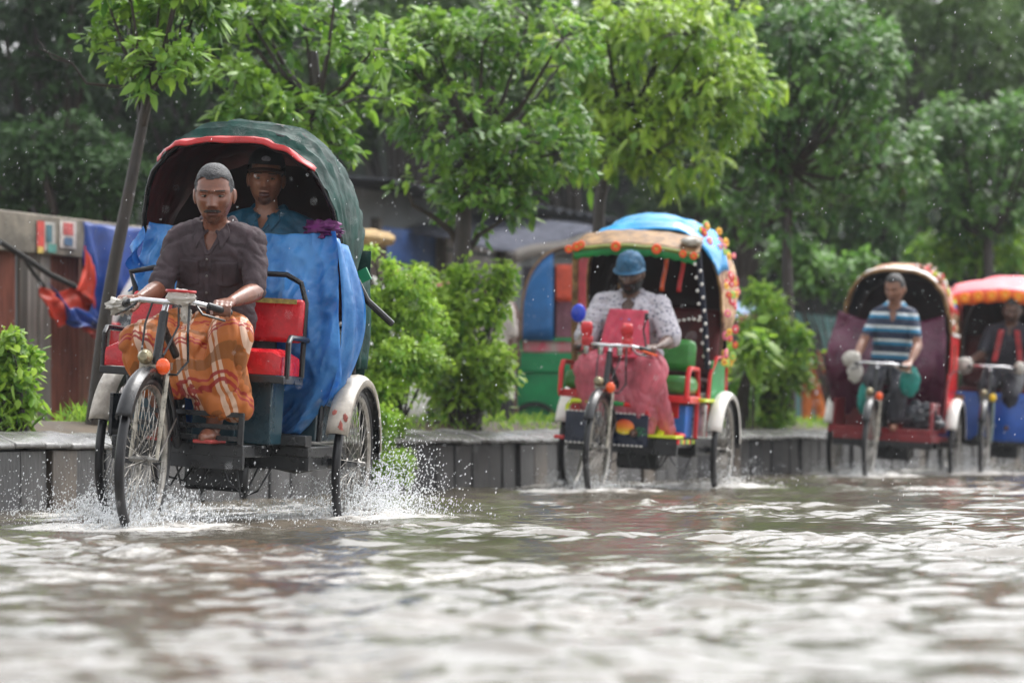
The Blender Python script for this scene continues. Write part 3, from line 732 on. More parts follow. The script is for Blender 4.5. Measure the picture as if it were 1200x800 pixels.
def front_end(root, Lw, opt):
    """fork, wheel, handlebar, lamps"""
    hub = V(Lw, 0, WH_R); wheel(root, hub, phase=.3)
    crown = V(Lw - .10, 0, .755); top = V(Lw - .175, 0, .985); bar = V(Lw - .20, 0, 1.02)
    g = G()
    for s in (-1, 1): g.tube([crown + V(0, s * .052, 0), V(Lw - .055, s * .056, .56), V(Lw, s * .058, WH_R)], [.013, .011, .008], 8)
    g.beam(crown + V(0, -.07, 0), crown + V(0, .07, 0), .03, .03); g.obj('fork', opt.get('fork', M_FORK), root)
    G().tube([crown, top], .021, 10).obj('head_tube', M_BLACK, root)
    G().tube([top, bar], .015, 10).obj('stem', M_CHROME, root)
    hb = opt.get('bar', .24)
    G().tube([V(bar.x - .12, -hb, 1.005), V(bar.x - .06, -hb * .8, 1.02), V(bar.x + .01, -hb * .45, 1.035), V(bar.x + .015, 0, 1.03), V(bar.x + .01, hb * .45, 1.035), V(bar.x - .06, hb * .8, 1.02), V(bar.x - .12, hb, 1.005)], .0125, 10).obj('handlebar', M_CHROME, root)
    for s in (-1, 1): G().cap(V(bar.x - .125, s * hb, 1.004), V(bar.x - .04, s * hb * .73, 1.024), .017, .016).obj('grip', M_BLACK, root)
    for s in (-1, 1): G().tube([V(bar.x, s * hb * .55, 1.02), V(bar.x + .03, s * hb * .7, .985), V(bar.x - .07, s * hb * 1.0, .965)], [.006, .006, .005], 6).obj('brake_lever', M_BLACK, root)
    for s in (-1, 1): bracing(root, [V(bar.x + .015, s * .06, 1.02), V(bar.x + .05, s * .075, .93), V(crown.x + .06, s * .05, .80)], .005, M_BLACK, 'brake_rod', 5)
    bracing(root, [V(bar.x + .02, .11, 1.02), V(bar.x + .09, .13, .90), V(bar.x + .06, .13, .78), V(crown.x + .02, .10, .72), V(crown.x, .03, .72)], .006, M_BLACK, 'brake_cable', 5)
    G().lathe([(.001, .03), (.018, .028), (.03, .012), (.034, -.005), (.03, -.02), (.01, -.05)], c=V(crown.x + .05, -.035, .79), axis=(1, 0, .1), n=16).obj('headlamp', mat('old_lamp_glass', (150, 140, 110), .25, .3, var=.4, scale=30), root)
    g = G(); g.ell(V(crown.x + .07, .052, .752), (.018, .032, .036), None, 14, 10); g.obj('reflector', opt.get('refl', M_ORANGE), root)
    mudguard(root, hub, .378, R(28), R(165), .062, M_BLACK, 'front_mudguard')
    for s in (-1, 1): bracing(root, [V(Lw, s * .062, WH_R), V(Lw - .34, s * .034, .53)], .004, M_STEEL, 'mudguard_stay', 5)

def rear_end(root, W, fend):
    for s in (-1, 1):
        wheel(root, V(0, s * W / 2, WH_R), phase=.1 * s)
        mudguard(root, V(0, s * W / 2, WH_R), .395, R(20), R(172), .098, fend, 'mudguard', .022)
        mudguard(root, V(0, s * W / 2, WH_R), .388, R(20), R(178), .09, M_BLACK, 'mudguard_lining', .018)
    G().tube([V(0, -W / 2, WH_R), V(0, W / 2, WH_R)], .02, 10).obj('axle', M_BLACK, root)

# ---------------------------------------------------------------- shared rickshaw skeleton
def skeleton(k, label, fend, opt):
    Mx = rmat(k); Lw, W = RICK[k][3], RICK[k][4]
    root = bpy.data.objects.new('cycle_rickshaw', None); COL.objects.link(root); root.matrix_world = Mx; root.empty_display_size = .1
    tag(root, label, 'rickshaw', 'rickshaws wading along the flooded road')
    front_end(root, Lw, opt); rear_end(root, W, fend)
    hw = W / 2 - .10; mp = opt.get('mplat', M_BLACK)
    G().box((.10, 0, .405), (.76, 2 * hw, .05)).obj('platform', mp, root, bevel=.006)
    fy0, fy1 = opt.get('front', (-.26, .30)); G().box((.742, (fy0 + fy1) / 2, .402), (.52, fy1 - fy0, .055)).obj('foot_platform', mp, root, bevel=.006)
    g = G()
    for y in (-hw + .03, hw - .03): g.beam(V(-.28, y, .35), V(.46, y, .35), .035, .06)
    for y in (-.16, .16): g.beam(V(-.28, y, .351), V(.98, y, .351), .036, .061)
    for x in (-.26, .44): g.beam(V(x, -hw, .352), V(x, hw, .352), .04, .066)
    g.beam(V(.98, fy0, .352), V(.98, fy1, .352), .04, .066)
    g.obj('chassis', M_BLACK, root, bevel=.003)
    G().tube([V(.96, 0, .38), V(1.14, 0, .58), V(Lw - .13, 0, .80)], .022, 10).obj('down_tube', M_BLACK, root)
    G().tube([V(.90, 0, .42), V(1.06, 0, .78), V(Lw - .155, 0, .93)], .018, 10).obj('top_tube', M_BLACK, root)
    G().box((.36, .05, .27), (.34, .30, .13)).obj('motor_case', M_BLACK, root, bevel=.02)
    g = G(); rr = random.Random(k)
    for i in range(5):
        y = rr.uniform(-.2, .35); g.tube([V(.8, y, .33), V(.8, y + .03, .24 + rr.uniform(-.05, .04)), V(.78, y + .10, .22 + rr.uniform(-.03, .05)), V(.75, y + .15, .33)], .005, 5)
    g.obj('cables', M_BLACK, root, kind='stuff')
    g = G()
    for s in (-1, 1): g.tube([V(.0, s * .10, .33), V(.02, s * .3, .30), V(.0, s * W * .42, .34)], .012, 6)
    g.obj('leaf_spring', M_STEEL, root)
    # passenger seat behind
    ms = opt.get('mseat', M_RED)
    G().box((-.02, 0, .60), (.50, .86, .30)).obj('seat_box', opt.get('mbox', M_BLACK), root, bevel=.01)
    G().box((0, 0, .80), (.46, .82, .11)).obj('passenger_seat', ms, root, bevel=.035)
    G().box((-.25, 0, 1.10), (.09, .84, .50), Matrix.Rotation(R(-10), 3, 'Y')).obj('seat_back', ms, root, bevel=.035)
    for s in (-1, 1):
        G().tube([V(.27, s * .46, .45), V(.26, s * .47, .88), V(.16, s * .49, 1.0), V(-.2, s * .49, 1.02), V(-.28, s * .48, .6)], .014, 8).obj('side_rail', opt.get('mrail', M_BLACK), root)
        G().box((0, s * .475, .80), (.48, .016, .36)).obj('side_panel', opt.get('mside', M_BLACK), root, bevel=.004)
        G().tube([V(.05, s * .49, .98), V(.03, s * .495, 1.25)], .013, 8).obj('hood_post', M_WOOD, root)
    return root

def bench(root, z=.86, mred=M_RED, back=True, y0=-.42, y1=.43, x0=.52):
    """wide driver's bench with arm loops"""
    yc, w = (y0 + y1) / 2, y1 - y0
    g = G(); n = 18; rings = []
    for i in range(n + 1):
        y = y0 + .02 + (w - .04) * i / n; e = min(1, min(i, n - i) / 1.4 + .55)
        rings.append([V(x0 + .17 + .17 * a, y, z - .06 + .055 * b * (e if b > 0 else 1)) for a, b in ((-1, -1), (1, -1), (1.02, 0), (.95, .8), (.6, 1.05), (0, 1.12), (-.6, 1.05), (-.95, .8), (-1.02, 0))])
    g.loft(rings).obj('bench_seat', mred, root)
    G().box((x0 + .17, yc, z - .135), (.36, w, .035)).obj('bench_frame', M_BLACK, root, bevel=.005)
    if back:
        for s, ya, yb in ((1, .12, y1 - .02), (-1, y0 + .02, -.06)):
            g = G(); g.box((x0 - .03, (ya + yb) / 2, z + .135), (.05, abs(yb - ya), .20), Matrix.Rotation(R(-8), 3, 'Y')); g.obj('bench_back', mred, root, bevel=.018)
            G().box((x0 + .004, (ya + yb) / 2, z + .222), (.006, abs(yb - ya) * .8, .022), Matrix.Rotation(R(-8), 3, 'Y')).obj('bench_trim', mat('mouldy_gold_trim', (150, 138, 70), .6, var=.4, scale=40), root)
            G().tube([V(x0 - .05, ya, z - .12), V(x0 - .055, ya, z + .25), V(x0 - .06, ya + .03 * s, z + .32), V(x0 - .06, ya + .08, z + .345), V(x0 - .06, yb - .10, z + .345), V(x0 - .06, yb - .03, z + .31), V(x0 - .055, yb, z + .22), V(x0 - .05, yb, z - .12)], .013, 8).obj('back_loop', M_BLACK, root)
    for y in (y0, y1):
        G().tube([V(x0 + .30, y, z - .13), V(x0 + .30, y, z + .03), V(x0 + .27, y, z + .055), V(x0 + .02, y, z + .055), V(x0 - .04, y, z + .05)], .013, 8).obj('arm_loop', M_BLACK, root)

# ---------------------------------------------------------------- rickshaw 1: dark green hood, blue sheet
M_GREENHOOD = mat('dark_green_hood', (10, 52, 46), .55, var=.4, scale=9, bump=.4, bscale=18, wet=.1, spec=.14)
M_MAROON = mat('maroon_lining', (84, 22, 26), .7, var=.4, scale=8)
M_TEAL = mat('dark_teal_box', (24, 58, 70), .35, var=.25, scale=6, wet=.1)
M_REDSHEET = mat('red_brow_sheet', (176, 36, 38), .38, var=.25, scale=8, wet=.12)
M_BLUEPL = mat('blue_plastic_sheet', (42, 128, 214), .17, var=.2, scale=5, col2=(96, 170, 232), bump=.35, bscale=14, transluc=.42, wet=.12)
M_FEND = mat('stained_white_mudguard', (150, 142, 130), .4, var=.2, scale=7, col2=(204, 196, 184))
r1 = skeleton(1, 'cycle rickshaw with dark green ribbed hood, red brow and blue plastic sheet', M_FEND, dict(bar=.245, mside=M_TEAL, mbox=M_TEAL, mseat=M_MAROON))
P1 = dict(x0=-.02, z0=1.20, w=.49, h=.74, t0=R(34), t1=R(-50), slide=.12, n=8, yc=-.01, seed=2, wr=.014, e=.70, sag=.04)
hood(r1, P1, M_GREENHOOD, M_MAROON)
def brow(u, v):
    a = .26 + .46 * v; tp = math.sin(math.pi * min(1, .12 + v * .80)) ** .6; q = hood_point(P1, -.02 + (.085 * u) * tp, 1 - a, .014); return q + V(.0, 0, .004 * nz((u * 4, v * 9, 3)))
G().grid(brow, 8, 30).obj('red_brow', M_REDSHEET, r1, solid=.004)
G().grid(lambda u, v: V(-.36 - .03 * math.sin(v * 3) + .01 * nz((u * 5, v * 4, 1)), .03 + .48 * (2 * u - 1), .62 + .75 * v), 14, 12).obj('back_curtain', M_GREENHOOD, r1, solid=.004)
for s in (-1, 1): G().grid(lambda u, v: V(-.36 + .22 * u, .03 + s * (.49 + .012 * math.sin(u * 9 + v * 4)), .80 + .44 * v), 10, 8).obj('side_curtain', M_GREENHOOD, r1, solid=.004)
bench(r1)
for y, w in ((-.20, .16), (.10, .20), (.27, .17)):
    G().box((.66, y, .575), (.26 if y < .2 else .22, w, .285)).obj('pedestal_panel', M_TEAL, r1, bevel=.006)
g = G()
for z in (.455, .505, .56): g.beam(V(1.02, -.25, z), V(1.02, .29, z), .018, .022)
for y in (-.25, -.05, .29): g.beam(V(1.02, y, .43), V(1.02, y, .571), .024, .024)
g.obj('foot_guard', M_BLACK, r1, bevel=.003)
G().box((.30, -.485, .52), (.30, .02, .20)).obj('side_guard', M_BLACK, r1, bevel=.004)
G().box((.50, .385, .455), (.12, .17, .05)).obj('step', M_BLACK, r1, bevel=.005)
bracing(r1, [V(.10, .50, 1.30), V(.06, .60, 1.12), V(-.06, .70, 1.02)], .016, M_BLACK, 'hood_strut')
g = G(); g.box((-.05, .555, 1.24), (.02, .05, .06), Matrix.Rotation(.5, 3, 'X')); g.obj('green_ribbon', mat('green_ribbon', (16, 140, 92), .4), r1)

def sheet1(u, v):
    # u: right arm side (-) to left arm side (+); v: top edge to bottom
    yl = -.42 + (-.03 * math.sin(min(1, v * 2.2) * math.pi)) + .30 * max(0, v - .45); yr = .475 + .09 * math.sin(min(1, v * 1.3) * math.pi * .6) - .72 * max(0, v - .74)
    y = yl + (yr - yl) * u
    z = 1.425 - .945 * v - .03 * math.sin(u * math.pi) * (1 - v) + (.0 if u < .5 else -.0)
    kn = math.exp(-((v - .45) / .33) ** 2)
    x = .19 + .19 * kn * (.65 + .35 * math.cos((u - .5) * 2.2)) + .05 * v
    f = .026 * math.sin(u * 21 + 3 * nz((u * 3, v * 2, 1))) * (.35 + .9 * v) + .03 * nz((u * 4 + v * 2, v * 3, 5)) + .012 * nz((u * 11, v * 7, 9))
    f += .03 * abs(nz((u * 3.1 + v * 3, v * 1.1 - u * 2, 7))) + .020 * (1 - 3 * abs(nz((u * 7 + v * 2.5, v * 4 - u * 3, 17)))) + .011 * (1 - 3 * abs(nz((u * 15, v * 11 + u * 6, 27))))
    return V(x + f, y, z + .012 * nz((u * 9, v * 4, 2)))
G().grid(sheet1, 110, 90).obj('blue_sheet', M_BLUEPL, r1, solid=.0015)
# loose corner of the sheet flying out past the right rail
G().grid(lambda u, v: V(.34 + .03 * nz((u * 3, v * 4, 8)) + .03 * math.sin(v * 7), -.42 - .06 * u * (1 - .5 * v) + .02 * math.sin(v * 11), 1.40 - .10 * u - .30 * v * (1 - .3 * u)), 14, 16).obj('loose_sheet_corner', M_BLUEPL, r1, solid=.0015)
G().grid(lambda u, v: V(.10 + .26 * u, .50 + .10 * math.sin(math.pi * v) * (1 - .3 * u) + .014 * math.sin(u * 9 + v * 5), 1.36 - .76 * v + .03 * u), 12, 20).obj('side_sheet', M_BLUEPL, r1, solid=.0015)
M_CLEAR = mat('milky_plastic_wrap', (214, 210, 204), .3, var=.12, scale=14, transluc=.35, bump=.3, bscale=30)
M_BAGW = mat('white_plastic_bag', (208, 204, 196), .4, var=.15, scale=10, transluc=.25)
crumple('wrapped_meter', V(1.34, .075, 1.055), (.045, .062, .034), M_CLEAR, r1, 4, .2)
G().tube([V(1.345 + .047 * math.cos(a), .075 + .062 * math.sin(a), 1.078) for a in [i * math.pi / 10 for i in range(20)]], .007, 6, closed=True).obj('red_meter_rim', M_REDSHEET, r1)
crumple('handle_bag', V(1.19, -.235, 1.005), (.05, .055, .035), M_BAGW, r1, 9, .5)
crumple('bag_tail', V(1.31, .09, .985), (.02, .022, .045), M_CLEAR, r1, 12, .4)
# purple bundle by the passenger
crumple('purple_bundle', V(.16, .40, 1.43), (.08, .085, .045), mat('purple_cloth', (92, 24, 88), .7, var=.4, scale=20), r1, 6, .4)
# red stain flakes on the left mudguard
for q, (a, dy, sx) in enumerate(((24, .02, .05), (34, -.02, .03), (31, .035, .035))):
    aa = R(a); crumple('red_paint_flake', V(.414 * math.cos(aa), RICK[1][4] / 2 + dy, WH_R + .414 * math.sin(aa)), (.005, .010, sx * .5), mat('faded_red_stain', (190, 110, 100), .5, var=.2), r1, q * 7, .5)

# ---------------------------------------------------------------- rickshaw 2: blue topped canopy with rosettes, painted guard
M_CYAN = mat('bright_blue_cover', (30, 150, 214), .3, var=.2, scale=5, bump=.15, wet=.1)
M_NAVY = mat('navy_panel', (22, 30, 52), .35, var=.25, scale=8, wet=.1)
M_YEL = mat('yellow_green_paint', (200, 214, 40), .4, var=.15)
M_GRN = mat('green_paint', (30, 140, 70), .4, var=.15)
M_REDP = mat('red_paint', (206, 34, 36), .35, var=.15, wet=.08)
M_GOLD = mat('brown_gold_brocade', (112, 80, 46), .6, var=.3, scale=14, col2=(160, 124, 82))
M_BLUEP = mat('blue_paint', (36, 110, 196), .4, var=.2)
M_SILV = mat('silver_foil', (176, 172, 170), .3, .6, var=.3, scale=18)
M_GCUSH = mat('green_cushion', (60, 132, 58), .4, var=.25, scale=7, wet=.1)
r2 = skeleton(2, 'cycle rickshaw with bright blue topped canopy, orange rosettes and navy sunburst guard', M_WHITE, dict(bar=.26, front=(-.33, .42), mside=M_GRN, mbox=M_SILV, mrail=M_REDP, mseat=M_MAROON))
P2 = dict(x0=-.02, z0=1.20, w=.49, h=.775, t0=R(26), t1=R(-42), n=5, yc=.0, seed=12, wr=.012, e=.62, mrib=M_GOLD)
hood(r2, P2, mat('floral_hood_print', (196, 122, 96), .5, var=.5, scale=16, col2=(226, 196, 150)), mat('dark_hood_lining', (42, 24, 26), .7, var=.3))
G().grid(lambda u, v: hood_point(P2, -.10 + .42 * u, .22 + .66 * v, .022) + V(0, 0, .012 * math.sin(v * 14 + u * 3)), 12, 30).obj('blue_cover', M_CYAN, r2, solid=.005)
def brim2(u, v):
    y = -.46 + .90 * u; x = .72 - .40 * v; z = 1.735 + .125 * math.sin(v * math.pi * .5) - .05 * (2 * u - 1) ** 2 * (1 - .2 * v)
    return V(x, y * (1 - .12 * v), z + .008 * nz((u * 8, v * 4, 3)))
G().grid(brim2, 24, 12).obj('brim', M_GOLD, r2, solid=.006)
G().tube([brim2(i / 20, 0) + V(.004, 0, -.012) for i in range(21)], .014, 8).obj('brim_edge', mat('olive_edge', (128, 140, 64), .5), r2)
crumple('white_corner_patch', V(.62, .36, 1.775), (.10, .075, .03), M_BAGW, r2, 33, .2)
G().grid(lambda u, v: V(.715 - .01 * v, -.44 + .86 * u, 1.72 - .05 * v - .012 * abs(math.sin(u * 40)) * v - .05 * (2 * u - 1) ** 2), 60, 2).obj('brim_fringe', M_GRN, r2, solid=.003)
for y, z, r in ((-.47, 1.68, .030), (-.415, 1.70, .034), (-.385, 1.715, .030), (-.14, 1.715, .038), (.145, 1.71, .038), (.33, 1.685, .028), (.405, 1.675, .028)):
    flower(r2, V(.735, y, z), r, (240, 92, 34), (206, 168, 60))
rr = random.Random(5); cols = [((214, 40, 50), (240, 200, 60)), ((236, 120, 150), (240, 220, 120)), ((240, 190, 60), (200, 60, 40)), ((220, 70, 90), (250, 240, 230)), ((150, 200, 90), (240, 210, 60))]
for i in range(34):
    u = rr.uniform(.05, .8); v = rr.uniform(.0, .34) if i % 3 else rr.uniform(.02, .12)
    q = hood_point(P2, u, 1 - v, .03); q = V(q.x, q.y, q.z); c = cols[rr.randrange(5)]
    flower(r2, q, rr.uniform(.022, .034), c[0], c[1], (rr.uniform(.2, 1), .9, .2), 'flower')
for i in range(16):
    c = cols[rr.randrange(5)]; flower(r2, V(rr.uniform(-.1, .25), .54 + rr.uniform(0, .05), rr.uniform(.92, 1.25)), rr.uniform(.022, .036), c[0], c[1], (rr.uniform(.2, 1), .9, 0), 'flower')
for s, m in ((1, M_NAVY), (-1, M_GOLD)):
    G().tube([V(.70, s * .43, 1.70), V(.50, s * .46, 1.25), V(.38, s * .47, .92)], .022, 8).obj('canopy_post', m, r2)
for i in range(16):
    f = i / 15; G().ell(V(.70 - .32 * f + .018, .43 + .04 * f + (.017 if i % 2 else -.017), 1.62 - .66 * f), (.011, .011, .013), None, 8, 6).obj('bead', M_WHITE, r2)
for i in range(7): G().ell(V(.46, .20 + .035 * i, 1.245 - .008 * math.sin(i)), (.011, .013, .010), None, 8, 6).obj('bead', M_WHITE, r2)
for y, c in ((.10, M_ORANGE), (.22, M_REDP), (-.2, M_GOLD)): G().grid(lambda u, v: V(.30 + .01 * math.sin(v * 8), y + .03 * u + .01 * math.sin(v * 5), 1.80 - .36 * v), 2, 12).obj('hanging_ribbon', c, r2, solid=.003)
# driver seat: green cushions on red tube arms
for s in (-1, 1):
    y = s * .44
    G().tube([V(.86, y, .70), V(.86, y, .86), V(.82, y, .91), V(.55, y, .91), V(.50, y, .72)], .018, 8).obj('arm_loop', M_REDP, r2)
G().box((.66, 0, .70), (.36, .92, .05)).obj('bench_frame', M_REDP, r2, bevel=.006)
for y in (-.30, 0, .31): G().box((.66, y, .795), (.34, .27, .13)).obj('bench_cushion', M_GCUSH, r2, bevel=.045)
G().box((.45, .27, 1.0), (.11, .26, .22), Matrix.Rotation(R(-8), 3, 'Y')).obj('back_cushion', M_GCUSH, r2, bevel=.045)
for y, w, z0, z1, m in ((-.3, .2, .44, .67, M_REDP), (.0, .3, .44, .67, M_REDP), (.26, .12, .44, .56, M_YEL), (.36, .10, .44, .66, M_BLUEP), (.28, .16, .57, .68, M_REDP)):
    G().box((.60 + .01 * (z0 > .5), y, (z0 + z1) / 2), (.22, w, z1 - z0)).obj('painted_panel', m, r2, bevel=.005)
G().beam(V(.55, .45, .44), V(.55, .45, .70), .025, .025).obj('red_upright', M_REDP, r2)
G().box((.30, .44, .70), (.5, .12, .025)).obj('green_ledge', M_YEL, r2, bevel=.004)
G().box((.44, .43, .56), (.06, .13, .22)).obj('silver_panel', M_SILV, r2, bevel=.004)
# front guard with the painted sunburst
for y0, y1 in ((-.335, -.09), (.0, .235)):
    G().box((1.08, (y0 + y1) / 2, .475), (.02, y1 - y0, .215)).obj('guard_panel', M_NAVY, r2, bevel=.004)
    for z in (.585, .372):
        for i in range(int((y1 - y0) / .03)): G().box((1.092, y0 + .015 + .03 * i, z), (.006, .018, .010)).obj('white_dash', M_WHITE, r2)
msun = bpy.data.materials.new('painted_sun'); msun.use_nodes = True; nt = msun.node_tree; pb = nt.nodes['Principled BSDF']; pb.inputs['Roughness'].default_value = .4
tc = nt.nodes.new('ShaderNodeTexCoord'); sp = nt.nodes.new('ShaderNodeSeparateXYZ'); rp = nt.nodes.new('ShaderNodeValToRGB'); mr = nt.nodes.new('ShaderNodeMapRange')
nt.links.new(tc.outputs['Object'], sp.inputs[0]); nt.links.new(sp.outputs[2], mr.inputs[0]); mr.inputs[1].default_value = .455; mr.inputs[2].default_value = .55; nt.links.new(mr.outputs[0], rp.inputs[0])
rp.color_ramp.elements[0].color = (*lin((240, 214, 60)), 1); rp.color_ramp.elements[1].color = (*lin((196, 40, 34)), 1); rp.color_ramp.elements.new(.45).color = (*lin((238, 130, 36)), 1); nt.links.new(rp.outputs[0], pb.inputs['Base Color'])
G().lathe([(.001, .004), (.9, .004), (1, 0), (1, -.02)], n=28).v
g = G(); g.lathe([(.001, .004), (.9, .004), (1, 0), (1, -.02)], n=28); g.v = [(1.092 + z, .075 + x * .066, .495 + y * .050) for x, y, z in g.v]; g.obj('painted_sun', msun, r2)
for i in range(6):
    g = G(); g.ell((1.093, .155 + .012 * i, .47 + .02 * math.sin(i * 2.1)), (.004, .020, .008), Matrix.Rotation(i * .7, 3, 'X'), 8, 6); g.obj('painted_leaf', mat('painted_leaf_green', (30, 96, 60), .5), r2)
tubs = [V(1.07, -.33, .58), V(1.07, -.33, .615), V(1.07, -.30, .65), V(1.07, -.10, .655)], [V(1.07, -.10, .655), V(1.07, .06, .645)], [V(1.07, .06, .645), V(1.07, .18, .635), V(1.07, .225, .60), V(1.07, .23, .57)]
for q, m in zip(tubs, (M_YEL, M_GRN, M_REDP)): G().tube(q, .016, 8).obj('guard_tube', m, r2)
G().box((.92, .30, .445), (.24, .24, .02)).obj('foot_plate', M_YEL, r2, bevel=.004)
G().beam(V(.95, .285, .44), V(.80, .32, .60), .04, .02).obj('lime_brace', M_YEL, r2)
G().ell(V(.72, .36, .455), (.07, .06, .022), None, 14, 8).obj('red_pad', M_REDP, r2)
for i in range(9): G().box((1.0 - .06 * i, .43, .415), (.05, .012, .03)).obj('edge_tile', (M_REDP, M_GRN, M_YEL)[i % 3], r2)
# wrapped grips, mirror, horns
M_PINKPL = mat('coral_plastic', (226, 70, 76), .35, var=.2, scale=8, transluc=.3)
for y in (-.17, .105):
    G().grid(lambda u, v: V(1.30 + .015 * math.sin(v * 9), y + (.03 + .012 * math.sin(v * 7)) * (2 * u - 1), 1.18 - .20 * v), 4, 14).obj('coral_ribbon', M_PINKPL, r2, solid=.006)
    crumple('grip_wrap', V(1.29, y, 1.05), (.03, .035, .07), M_PINKPL, r2, int(50 + y * 90), .35)
G().ell(V(1.22, -.255, 1.235), (.025, .052, .062), None, 14, 10).obj('mirror', mat('cobalt_mirror_back', (26, 60, 190), .3), r2)
G().tube([V(1.22, -.20, 1.04), V(1.22, -.21, 1.12), V(1.22, -.25, 1.20)], .008, 6).obj('mirror_stalk', M_BLACK, r2)
G().tube([V(1.21, .22, 1.03), V(1.20, .19, 1.15), V(1.21, .205, 1.22)], .007, 6).obj('mirror_stalk', M_BLACK, r2)
G().box((1.21, .21, 1.235), (.02, .03, .05)).obj('mirror', M_BLACK, r2, bevel=.008)
for y in (-.16, -.06, .07): G().lathe([(.02, 0), (.02, -.05), (.016, -.055)], c=V(1.335, y, 1.02), n=14).obj('horn', M_CHROME, r2)
bracing(r2, [V(1.28, .12, 1.03), V(1.22, .30, .98)], .008, M_ORANGE, 'orange_lever', 6)
G().box((.98, -.395, .40), (.05, .07, .025)).obj('pedal', M_REDP, r2, bevel=.006)

# ---------------------------------------------------------------- rickshaw 3: pink and gold hood, maroon sheet
M_PLUM = mat('maroon_plastic_sheet', (88, 28, 58), .35, var=.3, scale=6, bump=.2, bscale=16, transluc=.1, wet=.12)
M_DRED = mat('dark_red_body', (120, 24, 32), .4, var=.2, wet=.1)
r3 = skeleton(3, 'cycle rickshaw with pink and gold hood and maroon plastic sheet, rider in striped polo', M_WHITE, dict(bar=.25, front=(-.40, .46), mplat=M_DRED, mside=M_REDP, mbox=M_DRED, mrail=M_DRED, mseat=M_MAROON))
P3 = dict(x0=-.02, z0=1.20, w=.48, h=.76, t0=R(24), t1=R(-42), n=6, yc=-.02, seed=22, wr=.01, e=.72, mrib=M_GOLD)
hood(r3, P3, mat('pink_gold_hood', (206, 120, 112), .45, var=.4, scale=9, col2=(226, 190, 150)), mat('dark_navy_lining', (26, 24, 36), .7))
G().grid(lambda u, v: hood_point(P3, -.03 + .10 * u, .28 + .44 * v, .012), 4, 30).obj('white_front_band', M_WHITE, r3, solid=.004)
G().grid(lambda u, v: hood_point(P3, .0 + .07 * u, .90 + .09 * v - .0, .012), 4, 10).obj('gold_band', M_GOLD, r3, solid=.004)
G().grid(lambda u, v: hood_point(P3, .14 + .10 * u, .55 + .36 * v, .012), 4, 24).obj('red_band', M_REDP, r3, solid=.004)
G().tube([hood_point(P3, -.03, j / 30, .004) for j in range(31)], .018, 8).obj('trimmed_edge', M_GOLD, r3)
G().box((-.05, .485, 1.08), (.46, .02, .50)).obj('red_side_flap', M_REDP, r3, bevel=.004)
G().box((-.05, .494, 1.33), (.46, .02, .03)).obj('white_flap_edge', M_WHITE, r3, bevel=.004)
def sheet3(u, v):
    y = -.53 + .94 * u - .06 * math.sin(v * 3) * (1 - 2 * u); z = 1.50 - .92 * v - .10 * math.sin(u * math.pi) * (1 - v)
    x = .20 + .25 * math.exp(-((v - .5) / .35) ** 2) + .03 * math.sin(u * 19 + 2 * nz((u * 3, v * 2, 1))) * (.3 + v) + .03 * nz((u * 4, v * 4, 6))
    return V(x, y, z)
G().grid(sheet3, 40, 30).obj('maroon_sheet', M_PLUM, r3, solid=.0015)
G().box((.66, 0, .62), (.05, .05, .40)).obj('saddle_post', M_BLACK, r3)
g = G(); g.ell(V(.66, 0, .90), (.15, .085, .045), None, 16, 8); g.ell(V(.80, 0, .905), (.10, .035, .03), None, 12, 8); g.obj('saddle', M_BLACK, r3)
crumple('black_sack', V(.62, .30, .58), (.15, .17, .14), mat('black_plastic_sack', (48, 50, 58), .3, var=.3, wet=.1), r3, 31, .35)
G().box((.985, 0, .455), (.02, .90, .06)).obj('toe_board', M_DRED, r3, bevel=.004)
for s in (-1, 1): G().box((.60, s * .42, .58), (.55, .02, .28)).obj('body_side', M_DRED, r3, bevel=.004)
crumple('handle_bag', V(1.20, -.24, 1.06), (.055, .08, .07), M_BAGW, r3, 41, .2)
crumple('handle_bag', V(1.22, -.20, .95), (.045, .065, .09), M_CLEAR, r3, 43, .2)
crumple('teal_bag', V(1.06, .25, .90), (.05, .085, .13), mat('teal_carrier_bag', (40, 150, 140), .4, var=.2, transluc=.3), r3, 45, .18)
crumple('teal_bag', V(1.30, -.12, .72), (.03, .035, .12), mat('teal_carrier_bag', (40, 150, 140)), r3, 47, .3)
bracing(r3, [V(1.26, .12, 1.02), V(1.20, .28, .97)], .009, M_GOLD, 'wooden_lever', 6)

M_APP = [M_REDP, M_GOLD, M_WHITE, M_YEL, M_BLUEP]; rr = random.Random(8)
for i in range(40):
    u_, v_ = .06 + .8 * rr.random(), .56 + .40 * rr.random()
    crumple('applique', hood_point(P3, u_, v_, .008), (.045 * rr.uniform(.6, 1.3), .014, .04 * rr.uniform(.6, 1.3)), M_APP[rr.choice([0, 0, 1, 1, 2, 3, 4])], r3, i, .3)
# ---------------------------------------------------------------- rickshaw 4: pink canopy with orange rosettes, blue leg sheet
r4 = skeleton(4, 'cycle rickshaw with pink canopy fringed by glowing orange rosettes and blue leg sheet', M_WHITE, dict(bar=.27, refl=mat('yellow_reflector', (240, 200, 30), .3), fork=mat('grey_green_fork', (120, 138, 130), .4, .3), mside=M_REDP, mbox=M_NAVY, mrail=M_DRED, mseat=M_MAROON))
P4 = dict(x0=-.02, z0=1.20, w=.52, h=.72, t0=R(26), t1=R(-42), n=5, yc=.05, seed=32, wr=.01, e=.64, mrib=M_GOLD)
M_PINK = mat('pink_canopy', (226, 72, 86), .4, var=.25, scale=10, wet=.1)
hood(r4, P4, M_PINK, mat('dark_red_lining', (60, 20, 24), .7))
def brim4(u, v):
    y = -.46 + 1.02 * u; return V(.80 - .5 * v, y, 1.70 + .13 * math.sin(v * math.pi * .5) + .04 * math.sin(u * math.pi) - .03 * (2 * u - 1) ** 2 + .01 * nz((u * 7, v * 3, 2)))
G().grid(brim4, 24, 10).obj('brim', M_PINK, r4, solid=.006)
